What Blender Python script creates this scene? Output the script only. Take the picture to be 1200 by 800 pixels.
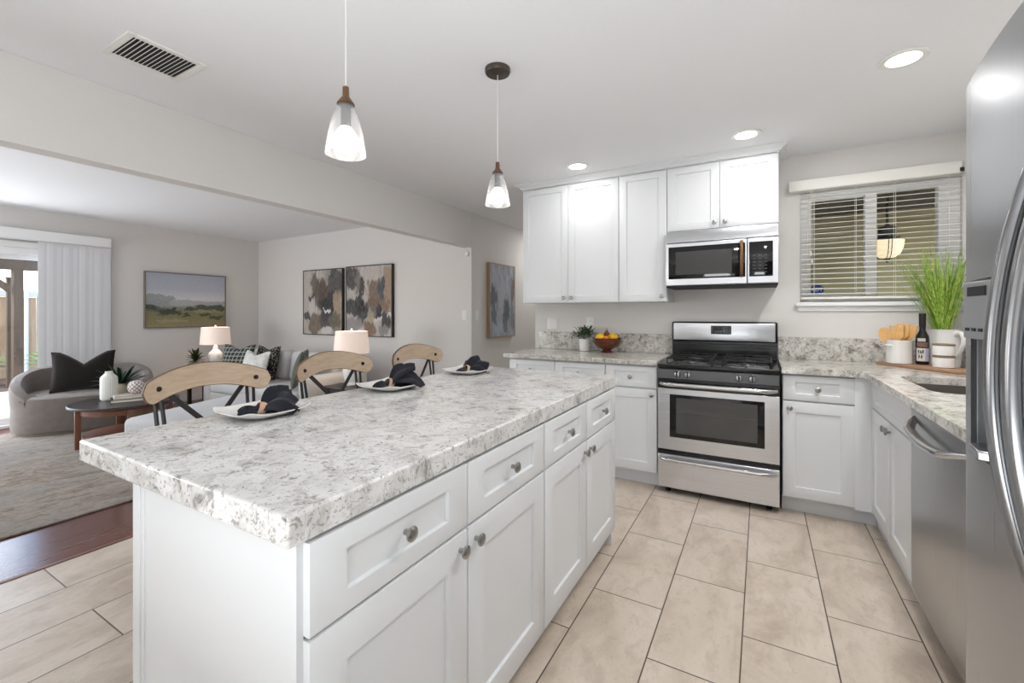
import bpy, bmesh, math, random
from mathutils import Vector, Matrix
random.seed(7)
PI = math.pi
scene = bpy.context.scene
for o in list(bpy.data.objects):
    bpy.data.objects.remove(o)
COL = scene.collection

# ------------------------------------------------------------------ camera
YAW = math.radians(29.55)
cd = bpy.data.cameras.new('camera')
cam = bpy.data.objects.new('camera', cd)
COL.objects.link(cam)
cam.location = (0, 0, 1.2846)
cam.rotation_euler = (PI/2, 0, YAW)
cd.sensor_width = 36
cd.lens = 515.38/1200*36
cd.shift_y = -(400-367)/1200
cd.clip_start = 0.02
scene.camera = cam

# ------------------------------------------------------------------ light and exposure
scene.view_settings.view_transform = 'Standard'
scene.view_settings.look = 'None'
scene.view_settings.exposure = 0.55
scene.view_settings.gamma = 1
scene.view_settings.use_curve_mapping = False
world = bpy.data.worlds.new('sky'); scene.world = world
world.use_nodes = True
wn = world.node_tree.nodes; wl = world.node_tree.links
bgn = wn['Background']
sk = wn.new('ShaderNodeTexSky'); sk.sky_type = 'NISHITA'; sk.sun_disc = False
sk.sun_elevation = math.radians(50); sk.sun_rotation = math.radians(200); sk.dust_density = 2.0
wl.new(sk.outputs[0], bgn.inputs[0]); bgn.inputs[1].default_value = 0.7

def area(name, loc, rot, sx, sy, power, color=(1, 1, 1), spread=PI):
    l = bpy.data.lights.new(name, 'AREA'); l.shape = 'RECTANGLE'; l.size = sx; l.size_y = sy
    l.energy = power; l.color = color; l.spread = spread
    o = bpy.data.objects.new(name, l); COL.objects.link(o); o.location = loc; o.rotation_euler = rot
    return o
# daylight at the sliding door; two added unseen fills bounce light off the ceiling
area('bounce_fill_rear', (-0.2, -1.0, .5), (PI, 0, 0), 1.7, 1.2, 49, (0.93, 0.97, 1.0))  # added up-facing fill behind the camera; the rear wall has no window
area('daylight_sliding_door', (-7.2, 0.6, 1.1), (PI/2, 0, -PI/2), 1.9, 1.9, 22, (0.95, 0.98, 1.0))
area('bounce_fill_living', (-5.7, -2.0, 1.0), (PI/2+.75, 0, 0), 2.2, 1.5, 54, (0.95, 0.98, 1.0))  # added fill tilted up at the living room ceiling; no window stands there

# ------------------------------------------------------------------ helpers
def lin(c):
    c = c/255.0
    return c/12.92 if c <= 0.04045 else ((c+0.055)/1.055)**2.4
def C(r, g, b): return (lin(r), lin(g), lin(b), 1)

class NT:
    def __init__(s, name):
        s.m = bpy.data.materials.new(name); s.m.use_nodes = True
        s.n = s.m.node_tree.nodes; s.l = s.m.node_tree.links
        s.b = s.n['Principled BSDF']; s.out = s.n['Material Output']
    def new(s, t, **k):
        x = s.n.new(t)
        for a, v in k.items(): setattr(x, a, v)
        return x
    def put(s, sock, v):
        if hasattr(v, 'is_linked') or isinstance(v, bpy.types.NodeSocket): s.l.new(v, sock)
        else: sock.default_value = v
    def math(s, op, a, b=None, c=None):
        x = s.new('ShaderNodeMath', operation=op)
        s.put(x.inputs[0], a)
        if b is not None: s.put(x.inputs[1], b)
        if c is not None: s.put(x.inputs[2], c)
        return x.outputs[0]
    def coord(s, which='Object', scale=(1, 1, 1), loc=(0, 0, 0), rot=(0, 0, 0)):
        t = s.new('ShaderNodeTexCoord'); mp = s.new('ShaderNodeMapping')
        s.l.new(t.outputs[which], mp.inputs[0])
        mp.inputs['Scale'].default_value = scale; mp.inputs['Location'].default_value = loc; mp.inputs['Rotation'].default_value = rot
        return mp.outputs[0]
    def noise(s, vec, scale, detail=4, rough=.55, dist=0.0):
        x = s.new('ShaderNodeTexNoise'); s.l.new(vec, x.inputs['Vector'])
        x.inputs['Scale'].default_value = scale; x.inputs['Detail'].default_value = detail
        x.inputs['Roughness'].default_value = rough; x.inputs['Distortion'].default_value = dist
        return x.outputs['Fac']
    def ramp(s, fac, stops, interp='LINEAR'):
        x = s.new('ShaderNodeValToRGB'); s.l.new(fac, x.inputs[0]); cr = x.color_ramp; cr.interpolation = interp
        while len(cr.elements) < len(stops): cr.elements.new(0.5)
        for e, (p, c) in zip(cr.elements, stops): e.position = p; e.color = c
        return x.outputs[0]
    def mix(s, fac, a, b, mode='MIX'):
        x = s.new('ShaderNodeMix', data_type='RGBA', blend_type=mode)
        s.put(x.inputs[0], fac); s.put(x.inputs[6], a); s.put(x.inputs[7], b)
        return x.outputs[2]
    def bump(s, h, strength=.2, dist=.01):
        x = s.new('ShaderNodeBump'); x.inputs['Strength'].default_value = strength; x.inputs['Distance'].default_value = dist
        s.l.new(h, x.inputs['Height']); s.l.new(x.outputs[0], s.b.inputs['Normal'])
    def set(s, **k):
        names = dict(color='Base Color', rough='Roughness', metal='Metallic', spec='Specular IOR Level', emit='Emission Color',
                     es='Emission Strength', coat='Coat Weight', sheen='Sheen Weight', alpha='Alpha', trans='Transmission Weight', ior='IOR')
        for a, v in k.items(): s.put(s.b.inputs[names[a]], v)
        return s

def plain(name, col, rough=.5, metal=0, spec=.5, noise=0.0, nscale=40, bump=0.0, **k):
    t = NT(name); t.set(rough=rough, metal=metal, spec=spec, **k)
    if noise or bump:
        v = t.coord('Object'); f = t.noise(v, nscale, 5)
        if noise:
            d = tuple(max(0, c*(1-noise)) for c in col[:3])+(1,); e = tuple(min(1, c*(1+noise)) for c in col[:3])+(1,)
            t.set(color=t.ramp(f, [(.3, d), (.7, e)]))
        else: t.set(color=col)
        if bump: t.bump(f, bump, .004)
    else: t.set(color=col)
    return t.m

M = {}
M['wall'] = plain('wall_paint', C(223, 220, 217), .85, spec=.2, noise=.015, nscale=120, bump=.04)
M['ceil'] = plain('ceiling_paint', C(240, 241, 243), .9, spec=.15, noise=.01, nscale=90, bump=.05)
M['white'] = plain('cabinet_white', C(227, 229, 231), .38, spec=.4)
M['trim'] = plain('trim_white', C(238, 238, 238), .45)
M['black'] = plain('black_enamel', C(16, 16, 17), .22, spec=.5)
M['blackglass'] = plain('black_glass', C(9, 9, 10), .06, spec=.6)
M['castiron'] = plain('cast_iron', C(20, 20, 21), .55, noise=.2, nscale=200)
M['darkmetal'] = plain('dark_metal', C(58, 57, 58), .38, metal=.7)
M['blackmat'] = plain('black_matte', C(18, 18, 18), .6)
M['rubber'] = plain('rubber', C(20, 20, 20), .8)
M['nickel'] = plain('brushed_nickel', C(170, 168, 165), .28, metal=1)
M['bronze'] = plain('aged_bronze', C(122, 92, 66), .35, metal=.8, noise=.15, nscale=60)
M['ceramic'] = plain('white_ceramic', C(236, 235, 232), .18, spec=.5)
M['ceramicmat'] = plain('matte_ceramic', C(228, 228, 222), .5)
M['ringbrown'] = plain('unglazed_brown_band', C(140, 122, 95), .6)
M['plastic'] = plain('white_plastic', C(236, 235, 231), .35)
M['blackpaint'] = plain('black_frame', C(28, 24, 23), .45)

def steel(name, col, rough=.28, axis=0, sc=220):
    t = NT(name); t.set(metal=1.0)
    s = [1.5, 1.5, 1.5]
    for i in range(3):
        if i != axis: s[i] = sc
    v = t.coord('Object', tuple(s)); f = t.noise(v, 1.0, 3)
    t.set(color=t.ramp(f, [(.35, tuple(c*.92 for c in col[:3])+(1,)), (.65, col)]), rough=t.math('MULTIPLY_ADD', f, .14, rough-.07))
    return t.m
M['steel'] = steel('stainless_steel', C(222, 224, 228), .30, 0)
M['steely'] = steel('stainless_steel_side', C(186, 187, 189), .30, 2)
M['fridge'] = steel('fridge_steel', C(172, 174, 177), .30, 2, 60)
M['chrome'] = plain('polished_steel', C(205, 205, 206), .16, metal=1)
M['handlesteel'] = plain('satin_handle_steel', C(150, 151, 153), .24, metal=1)
M['panelgrey'] = plain('control_panel_steel', C(92, 93, 94), .32, metal=.8)

def granite(name, warm=0.0, dark=1.0, coarse=1.0, sh=0.0):
    t = NT(name)
    v = t.coord('Object', (1, 1.0, 1))
    w = t.new('ShaderNodeTexNoise'); t.l.new(v, w.inputs['Vector']); w.inputs['Scale'].default_value = 9; w.inputs['Detail'].default_value = 3
    vm = t.new('ShaderNodeVectorMath', operation='MULTIPLY_ADD'); t.l.new(w.outputs['Color'], vm.inputs[0]); vm.inputs[1].default_value = (.07, .07, .07); t.l.new(v, vm.inputs[2])
    wv = vm.outputs[0]
    n1 = t.noise(wv, 13*coarse, 9, .68, .9)
    n2 = t.noise(wv, 46*coarse, 6, .7, 1.2)
    n3 = t.noise(v, 6, 3, .5, .4)
    n4 = t.noise(wv, 95*coarse, 4, .7, .5)
    k_ = 1-.06*warm
    hi = C((229-4*warm)*k_, (228-10*warm)*k_, (227-20*warm)*k_); md = C(203*k_, (201-5*warm)*k_, (198-16*warm)*k_); dk = C(124, 121-4*warm, 117-12*warm); vd = C(72, 68, 63)
    base = t.ramp(n1, [(.30+sh, dk), (.40+sh, md), (.53+sh*.6, hi), (.75, hi)])
    fl = t.ramp(n2, [(.39, (1, 1, 1, 1)), (.45, (0, 0, 0, 1))])
    c = t.mix(t.math('MULTIPLY', fl, .72*dark), base, dk)
    fl2 = t.ramp(n4, [(.34, (1, 1, 1, 1)), (.39, (0, 0, 0, 1))])
    c = t.mix(t.math('MULTIPLY', fl2, .7*dark), c, vd)
    big = t.ramp(n3, [(.45, (0, 0, 0, 1)), (.62, (1, 1, 1, 1))])
    c = t.mix(t.math('MULTIPLY', big, .22*dark), c, C(176, 172, 166-8*warm))
    t.set(color=c, rough=.14, spec=.5)
    return t.m
M['granite'] = granite('granite_island', 0, 1.0)
M['granite_wall'] = granite('granite_counter', .45, 1.3, 1.35, .055)

def wood(name, c1, c2, axis='y', scale=1.0, rough=.45, bump=.05):
    t = NT(name)
    s = {'x': (2, 22, 22), 'y': (22, 2, 22), 'z': (22, 22, 2)}[axis]
    v = t.coord('Object', tuple(q*scale for q in s))
    f = t.noise(v, 1.6, 6, .6, 1.2); g = t.noise(v, 7, 3, .5)
    c = t.ramp(f, [(.25, c1), (.75, c2)])
    c = t.mix(.18, c, t.ramp(g, [(.3, c1), (.7, c2)]))
    t.set(color=c, rough=rough); t.bump(g, bump, .002)
    return t.m
M['oak'] = wood('light_oak', C(178, 152, 126), C(214, 194, 170), 'y')
M['oakedge'] = wood('walnut_edge', C(92, 70, 52), C(120, 94, 70), 'y')
M['seatwood'] = wood('mahogany_seat', C(70, 28, 26), C(104, 50, 42), 'y', rough=.3)
M['tablewood'] = wood('espresso_top', C(38, 30, 28), C(62, 50, 46), 'x', rough=.35)
M['legwood'] = wood('walnut_leg', C(96, 58, 40), C(132, 84, 58), 'z', rough=.4)
M['board'] = wood('cutting_board', C(150, 112, 84), C(184, 146, 114), 'x')
M['spoonwood'] = wood('utensil_wood', C(214, 160, 92), C(236, 190, 126), 'z')
M['fence'] = wood('cedar_fence', C(150, 116, 84), C(196, 160, 122), 'z', .4, .8)
M['post'] = wood('pergola_timber', C(62, 47, 34), C(98, 78, 58), 'z', .5, .8)
M['artframe'] = wood('oak_frame', C(150, 118, 88), C(182, 150, 116), 'z')

def fabric(name, col, var=.12, scale=260, rough=.95, bump=.25, mottle=0.0):
    t = NT(name); v = t.coord('Object'); f = t.noise(v, scale, 3, .6); g = t.noise(v, 14, 4, .6)
    d = tuple(c*(1-var) for c in col[:3])+(1,); e = tuple(min(1, c*(1+var)) for c in col[:3])+(1,)
    c = t.ramp(f, [(.3, d), (.7, e)])
    if mottle: c = t.mix(mottle, c, t.ramp(g, [(.35, tuple(q*.35 for q in col[:3])+(1,)), (.65, tuple(min(1, q*1.7) for q in col[:3])+(1,))]))
    t.set(color=c, rough=rough, spec=.15, sheen=.2); t.bump(f, bump, .003)
    return t.m
M['chairfab'] = fabric('taupe_boucle', C(116, 109, 104), mottle=.1)
M['sofafab'] = fabric('pale_grey_linen', C(200, 199, 197))
M['benchfab'] = fabric('light_grey_weave', C(196, 196, 198))
M['blackfab'] = fabric('black_velvet', C(30, 27, 24), .3, 120, mottle=.15)
M['greenfab'] = fabric('grey_green_knit', C(92, 98, 90), .3, 150, mottle=.3)
M['napkin'] = fabric('charcoal_linen', C(37, 38, 46), .12, 400)
M['ringfab'] = fabric('blush_leather', C(206, 172, 146), .08, 200)
M['softwhite'] = fabric('white_texture_linen', C(206, 203, 198), .15, 60, mottle=.25)

def grid_fabric():
    t = NT('charcoal_grid_fabric'); v = t.coord('Object', (1, 1, 1), rot=(PI/2, 0, 0))
    b = t.new('ShaderNodeTexBrick'); t.l.new(v, b.inputs['Vector']); b.offset = 0; b.inputs['Scale'].default_value = 1
    b.inputs['Brick Width'].default_value = .05; b.inputs['Row Height'].default_value = .05; b.inputs['Mortar Size'].default_value = .004
    b.inputs['Color1'].default_value = C(64, 70, 66); b.inputs['Color2'].default_value = C(52, 58, 56); b.inputs['Mortar'].default_value = C(168, 170, 164)
    t.set(color=b.outputs[0], rough=.95, spec=.1); return t.m
M['gridfab'] = grid_fabric()
def spot_fabric():
    t = NT('black_speckled_fabric'); v = t.coord('Object'); f = t.noise(v, 60, 2, .5)
    t.set(color=t.ramp(f, [(.52, C(34, 34, 34)), (.6, C(150, 148, 140))]), rough=.95, spec=.1); return t.m
M['spotfab'] = spot_fabric()

def tile_floor():
    t = NT('porcelain_floor_tile')
    tc = t.new('ShaderNodeTexCoord'); sp = t.new('ShaderNodeSeparateXYZ'); t.l.new(tc.outputs['Object'], sp.inputs[0])
    W, L = .3075, .6085
    cx = t.math('DIVIDE', t.math('SUBTRACT', sp.outputs[0], -.681), W)
    ci = t.math('FLOOR', cx); fx = t.math('SUBTRACT', cx, ci)
    par = t.math('FRACT', t.math('MULTIPLY', ci, .5))          # 0 or .5
    cy = t.math('ADD', t.math('DIVIDE', t.math('SUBTRACT', sp.outputs[1], 1.98), L), par)
    ri = t.math('FLOOR', cy); fy = t.math('SUBTRACT', cy, ri)
    ex = t.math('MULTIPLY', t.math('MINIMUM', fx, t.math('SUBTRACT', 1, fx)), W)
    ey = t.math('MULTIPLY', t.math('MINIMUM', fy, t.math('SUBTRACT', 1, fy)), L)
    e = t.math('MINIMUM', ex, ey)
    gm = t.new('ShaderNodeMapRange'); t.l.new(e, gm.inputs[0]); gm.inputs[1].default_value = .0018; gm.inputs[2].default_value = .0032
    g = gm.outputs[0]
    wn_ = t.new('ShaderNodeTexWhiteNoise', noise_dimensions='2D'); cv = t.new('ShaderNodeCombineXYZ'); t.l.new(ci, cv.inputs[0]); t.l.new(ri, cv.inputs[1]); t.l.new(cv.outputs[0], wn_.inputs['Vector'])
    off = t.new('ShaderNodeVectorMath', operation='MULTIPLY_ADD'); t.l.new(wn_.outputs['Color'], off.inputs[0]); off.inputs[1].default_value = (9, 9, 9); t.l.new(tc.outputs['Object'], off.inputs[2])
    st = t.new('ShaderNodeMapping'); t.l.new(off.outputs[0], st.inputs[0]); st.inputs['Scale'].default_value = (1.5, .8, 1)
    n1 = t.noise(st.outputs[0], 2.6, 7, .62, 1.0); n2 = t.noise(st.outputs[0], 11, 5, .65, .6); n3 = t.noise(st.outputs[0], 60, 3, .7)
    c = t.ramp(n1, [(.28, C(188, 172, 156)), (.48, C(212, 197, 181)), (.68, C(221, 209, 195))])
    c = t.mix(t.math('MULTIPLY', t.ramp(n2, [(.36, (1, 1, 1, 1)), (.5, (0, 0, 0, 1))]), .30), c, C(166, 150, 136))
    c = t.mix(t.math('MULTIPLY', t.ramp(n3, [(.3, (1, 1, 1, 1)), (.42, (0, 0, 0, 1))]), .25), c, C(140, 126, 114))
    c = t.mix(t.math('MULTIPLY', wn_.outputs['Value'], .10), c, C(168, 154, 142))
    c = t.mix(g, C(86, 74, 64), c)
    t.set(color=c, rough=t.math('MULTIPLY_ADD', n2, .2, .24), spec=.4)
    t.bump(g, .35, .002)
    return t.m
M['tile'] = tile_floor()

def plank_floor():
    t = NT('cherry_plank_floor'); v = t.coord('Object', rot=(0, 0, PI/2))
    b = t.new('ShaderNodeTexBrick'); t.l.new(v, b.inputs['Vector']); b.inputs['Scale'].default_value = 1; b.inputs['Brick Width'].default_value = 1.4
    b.inputs['Row Height'].default_value = .125; b.inputs['Mortar Size'].default_value = .0012; b.offset = .37
    b.inputs['Color1'].default_value = C(104, 58, 46); b.inputs['Color2'].default_value = C(84, 44, 36); b.inputs['Mortar'].default_value = C(40, 20, 16)
    vv = t.coord('Object', (22, 1.6, 1)); f = t.noise(vv, 1.6, 6, .6, 1.0)
    c = t.mix(.35, b.outputs[0], t.ramp(f, [(.3, C(66, 34, 28)), (.7, C(122, 74, 58))]))
    t.set(color=c, rough=.2, spec=.5); return t.m
M['plank'] = plank_floor()

def rug_mat():
    t = NT('distressed_rug_pile'); v = t.coord('Object', (1, .55, 1))
    n1 = t.noise(v, 5, 8, .72, 1.5); n2 = t.noise(v, 16, 6, .7, .8); n3 = t.noise(v, 120, 3, .6); n4 = t.noise(v, 2.2, 4, .6, .6)
    c = t.ramp(n1, [(.3, C(92, 80, 70)), (.44, C(136, 124, 112)), (.54, C(162, 151, 140)), (.66, C(110, 108, 105))])
    c = t.mix(t.math('MULTIPLY', t.ramp(n2, [(.36, (1, 1, 1, 1)), (.46, (0, 0, 0, 1))]), .7), c, C(96, 72, 58))
    c = t.mix(t.math('MULTIPLY', t.ramp(n4, [(.45, (0, 0, 0, 1)), (.6, (1, 1, 1, 1))]), .4), c, C(132, 133, 133))
    c = t.mix(.2, c, t.ramp(n3, [(.3, C(110, 100, 92)), (.7, C(204, 196, 186))]))
    t.set(color=c, rough=1, spec=.05); t.bump(n3, .4, .004); return t.m
M['rug'] = rug_mat()

def glass(name, tint=(1, 1, 1, 1), refl=.08):
    t = NT(name); tr = t.new('ShaderNodeBsdfTransparent'); gl = t.new('ShaderNodeBsdfGlossy'); mx = t.new('ShaderNodeMixShader')
    tr.inputs[0].default_value = tint; gl.inputs['Roughness'].default_value = .02; mx.inputs[0].default_value = refl
    t.l.new(tr.outputs[0], mx.inputs[1]); t.l.new(gl.outputs[0], mx.inputs[2]); t.l.new(mx.outputs[0], t.out.inputs[0]); return t.m
M['glass'] = glass('window_glass', (.97, .98, .97, 1), .035)
M['ovenglass'] = None

def shade_glass():
    t = NT('frosted_pendant_glass'); tr = t.new('ShaderNodeBsdfTransparent'); gl = t.new('ShaderNodeBsdfGlossy'); tl = t.new('ShaderNodeBsdfTranslucent'); df = t.new('ShaderNodeBsdfDiffuse')
    m1 = t.new('ShaderNodeMixShader'); m2 = t.new('ShaderNodeMixShader'); m3 = t.new('ShaderNodeMixShader'); lw = t.new('ShaderNodeLayerWeight'); lw.inputs[0].default_value = .35
    tl.inputs[0].default_value = (.95, .95, .95, 1); df.inputs[0].default_value = (.9, .9, .9, 1); gl.inputs['Roughness'].default_value = .05; tr.inputs[0].default_value = (.97, .97, .97, 1)
    m1.inputs[0].default_value = .5; t.l.new(tl.outputs[0], m1.inputs[1]); t.l.new(df.outputs[0], m1.inputs[2])
    t.l.new(t.math('MULTIPLY_ADD', lw.outputs['Facing'], .30, .035), m2.inputs[0]); t.l.new(tr.outputs[0], m2.inputs[1]); t.l.new(m1.outputs[0], m2.inputs[2])
    m3.inputs[0].default_value = .06; t.l.new(m2.outputs[0], m3.inputs[1]); t.l.new(gl.outputs[0], m3.inputs[2]); t.l.new(m3.outputs[0], t.out.inputs[0]); return t.m
M['pendantglass'] = shade_glass()
def emis(name, col, s):
    t = NT(name); t.set(color=(.9, .9, .9, 1), emit=col, es=s, rough=.5); return t.m
M['bulb'] = emis('lit_bulb', (1, .97, .92, 1), 2.6)
M['led'] = emis('lit_diffuser', (1, .985, .96, 1), 7)
M['lampshade'] = emis('lit_linen_shade', (1, .76, .64, 1), .22)
M['lampshade'].node_tree.nodes['Principled BSDF'].inputs['Base Color'].default_value = C(238, 224, 214)
M['amber'] = emis('lit_amber_glass', (1, .74, .36, 1), .62)
M['stucco'] = plain('stucco', C(190, 180, 142), .95, spec=.1, noise=.06, nscale=60, bump=.3)
M['porchwood'] = plain('porch_timber', C(74, 60, 44), .8, noise=.2, nscale=12)
M['concrete'] = plain('patio_concrete', C(214, 212, 208), .9, noise=.05, nscale=20)
M['mulch'] = plain('mulch', C(90, 68, 52), 1, noise=.4, nscale=30, bump=.6)
M['leafgreen'] = plain('bright_leaf', C(140, 190, 96), .5, noise=.25, nscale=8)
t = NT('grass_blade'); f = t.noise(t.coord('Object', (90, 90, 3)), 1.0, 2)
t.set(color=t.ramp(f, [(.34, C(86, 132, 34)), (.5, C(146, 184, 66)), (.64, C(196, 208, 112))]), rough=.5); M['grassgreen'] = t.m
M['darkleaf'] = plain('dark_leaf', C(26, 52, 32), .35, noise=.35, nscale=18)
M['midleaf'] = plain('grey_green_leaf', C(82, 100, 72), .6, noise=.35, nscale=30)
M['oliveleaf'] = plain('olive_leaf', C(58, 66, 40), .5, noise=.4, nscale=18)
M['lemon'] = plain('lemon_skin', C(244, 190, 24), .4, noise=.08, nscale=60, bump=.1)
M['orange'] = plain('orange_skin', C(226, 122, 24), .4, noise=.08, nscale=60, bump=.1)
M['pear'] = plain('brown_pear_skin', C(120, 62, 34), .45, noise=.2, nscale=30)
M['copperbowl'] = wood('dark_wood_bowl', C(70, 32, 20), C(116, 60, 36), 'x', rough=.2)
M['bottleglass'] = plain('dark_bottle_glass', C(14, 14, 13), .06, spec=.6)
M['label'] = plain('paper_label', C(214, 210, 204), .7, noise=.06, nscale=50)
M['labelblue'] = plain('paper_label_lilac', C(176, 174, 200), .7)
M['stickerblue'] = plain('blue_sticker', C(28, 78, 150), .4)
M['lettering'] = plain('white_lettering', C(236, 240, 246), .5)
M['ink'] = plain('label_ink', C(70, 64, 70), .7)
M['sinkmat'] = plain('sink_composite', C(92, 86, 80), .4, noise=.05)
M['blind'] = plain('blind_slat', C(240, 238, 232), .5)
M['blindcloth'] = plain('vertical_blind', C(222, 223, 226), .8, spec=.1)
M['digits'] = emis('clock_digits', (.5, .55, .5, 1), .25)
M['bookcream'] = plain('book_cream', C(196, 188, 176), .7)
M['booknavy'] = plain('book_navy', C(40, 40, 48), .6)
M['paper'] = plain('page_edges', C(232, 228, 218), .9)
M['beigepot'] = plain('beige_pot', C(206, 192, 172), .6)
M['screen'] = plain('display_window', C(44, 46, 46), .2)

def finish(me, smooth):
    if smooth:
        for p in me.polygons: p.use_smooth = True
        me.set_sharp_from_angle(angle=math.radians(smooth if smooth is not True else 38))

def thing(name, label, cat, loc, group=None, rot=0.0, kind=None):
    o = bpy.data.objects.new(name, None); COL.objects.link(o); o.empty_display_size = .05
    o.location = loc; o.rotation_euler = (0, 0, rot)
    if kind: o['kind'] = kind
    else: o['category'] = cat
    o['label'] = label
    if group: o['group'] = group
    o['_w'] = 1 if rot == 0 else 0
    return o
def rootof(o):
    while o.parent: o = o.parent
    return o
def obj(name, bm, mat, parent=None, smooth=True, bevel=0, subsurf=0, world=True, label=None, segs=2):
    """link ONE mesh; world=True: bm is in world axes, shifted to the root's own origin"""
    if parent is not None and world:
        r = rootof(parent); bmesh.ops.translate(bm, verts=bm.verts, vec=-Vector(r.location))
    bmesh.ops.recalc_face_normals(bm, faces=bm.faces)
    me = bpy.data.meshes.new(name); bm.to_mesh(me); bm.free()
    if mat: me.materials.append(M[mat] if isinstance(mat, str) else mat)
    finish(me, smooth)
    o = bpy.data.objects.new(name, me); COL.objects.link(o)
    if bevel:
        b = o.modifiers.new('bevel', 'BEVEL'); b.width = bevel; b.segments = segs; b.limit_method = 'ANGLE'; b.angle_limit = math.radians(40)
    if subsurf:
        s = o.modifiers.new('subdiv', 'SUBSURF'); s.levels = subsurf; s.render_levels = subsurf
    if parent is not None: o.parent = parent
    if label: o['label'] = label
    return o
def struct(name, bm, mat, parent=None, **k):
    o = obj(name, bm, mat, parent, **k)
    if parent is None: o['kind'] = 'structure'
    return o
def tag(o, label, cat, group=None):
    o['label'] = label; o['category'] = cat
    if group: o['group'] = group
    return o
def origin(o, loc):
    """move a top-level mesh's origin to loc"""
    o.data.transform(Matrix.Translation(-Vector(loc))); o.location = loc; return o

def box(bm, x0, x1, y0, y1, z0, z1):
    x0, x1 = sorted((x0, x1)); y0, y1 = sorted((y0, y1)); z0, z1 = sorted((z0, z1))
    v = [bm.verts.new((x, y, z)) for z in (z0, z1) for y in (y0, y1) for x in (x0, x1)]
    for f in ((0, 2, 3, 1), (4, 5, 7, 6), (0, 1, 5, 4), (2, 6, 7, 3), (0, 4, 6, 2), (1, 3, 7, 5)):
        bm.faces.new([v[i] for i in f])
    return v
def B(*bx):
    bm = bmesh.new()
    for b in bx: box(bm, *b)
    return bm
def rbox(bm, x0, x1, y0, y1, z0, z1, r, seg=3):
    v = box(bm, x0, x1, y0, y1, z0, z1); es = set()
    for a in v:
        for e in a.link_edges: es.add(e)
    bmesh.ops.bevel(bm, geom=list(es), offset=r, segments=seg, affect='EDGES', profile=.5)
    return bm
def quadmesh(bm, rows, close_u=False, close_v=False, caps=False):
    """rows: list of lists of points -> grid surface"""
    V = [[bm.verts.new(p) for p in r] for r in rows]
    nu = len(V); nv = len(V[0])
    for i in range(nu if close_u else nu-1):
        for j in range(nv if close_v else nv-1):
            a, b, c, d = V[i][j], V[i][(j+1) % nv], V[(i+1) % nu][(j+1) % nv], V[(i+1) % nu][j]
            if len({a, b, c, d}) == 4: bm.faces.new((a, b, c, d))
    if caps:
        bm.faces.new(V[0]); bm.faces.new(list(reversed(V[-1])))
    return V
def lathe(bm, prof, c=(0, 0, 0), n=28, cap=True, axis='z', flute=None):
    rows = []
    for r, h in prof:
        row = []
        for k in range(n):
            a = 2*PI*k/n; rr = r*(1+(flute[0]*math.cos(flute[1]*a) if flute else 0))
            p = (rr*math.cos(a), rr*math.sin(a), h)
            if axis == 'y': p = (p[0], h, p[1])
            elif axis == 'x': p = (h, p[0], p[1])
            row.append((p[0]+c[0], p[1]+c[1], p[2]+c[2]))
        rows.append(row)
    quadmesh(bm, rows, close_v=True, caps=cap)
    return bm
def L(prof, c=(0, 0, 0), **k): return lathe(bmesh.new(), prof, c, **k)
def tube(bm, pts, r, n=10, flat=1.0, up=(0, 0, 1)):
    pts = [Vector(p) for p in pts]; rows = []
    rs = r if isinstance(r, (list, tuple)) else [r]*len(pts)
    pu = None
    for i, p in enumerate(pts):
        t = (pts[min(i+1, len(pts)-1)]-pts[max(i-1, 0)]).normalized()
        u = Vector(up)
        if pu is not None: u = pu
        s = t.cross(u)
        if s.length < 1e-4: s = t.cross(Vector((1, 0, 0)))
        s.normalize(); u = s.cross(t).normalized(); pu = u
        rows.append([p+s*math.cos(2*PI*k/n)*rs[i]+u*math.sin(2*PI*k/n)*rs[i]*flat for k in range(n)])
    quadmesh(bm, rows, close_v=True, caps=True)
    return bm
def T(pts, r, **k): return tube(bmesh.new(), pts, r, **k)
def prism(bm, pts, d):
    """closed outline pts (3D, planar) pushed along vector d"""
    a = [bm.verts.new(p) for p in pts]; b = [bm.verts.new(Vector(p)+Vector(d)) for p in pts]
    bm.faces.new(a); bm.faces.new(list(reversed(b)))
    n = len(a)
    for i in range(n): bm.faces.new((a[i], b[i], b[(i+1) % n], a[(i+1) % n]))
    return bm
def sphere(bm, c, r, sx=1, sy=1, sz=1, n=16):
    m = Matrix.Translation(c) @ Matrix.Diagonal((sx, sy, sz, 1))
    bmesh.ops.create_uvsphere(bm, u_segments=n, v_segments=n//2+2, radius=r, matrix=m); return bm
def xf(bm, mat): bmesh.ops.transform(bm, matrix=mat, verts=bm.verts); return bm
def light_point(name, loc, power, parent, col=(1, .94, .86), r=.03):
    l = bpy.data.lights.new(name, 'POINT'); l.energy = power; l.color = col; l.shadow_soft_size = r
    o = bpy.data.objects.new(name, l); COL.objects.link(o); o.parent = parent; o.location = Vector(loc)-Vector(rootof(parent).location); return o
def text(name, s, size, mat, parent, matrix, ext=.0004):
    cu = bpy.data.curves.new(name, 'FONT'); cu.body = s; cu.size = size; cu.align_x = 'CENTER'; cu.align_y = 'CENTER'; cu.extrude = ext
    tmp = bpy.data.objects.new('tmp', cu); COL.objects.link(tmp)
    me = bpy.data.meshes.new_from_object(tmp); bpy.data.objects.remove(tmp)
    me.transform(matrix @ Matrix.Identity(4)); me.transform(Matrix.Translation(-Vector(rootof(parent).location)))
    me.materials.clear(); me.materials.append(M[mat])
    o = bpy.data.objects.new(name, me); COL.objects.link(o); o.parent = parent; return o

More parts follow.
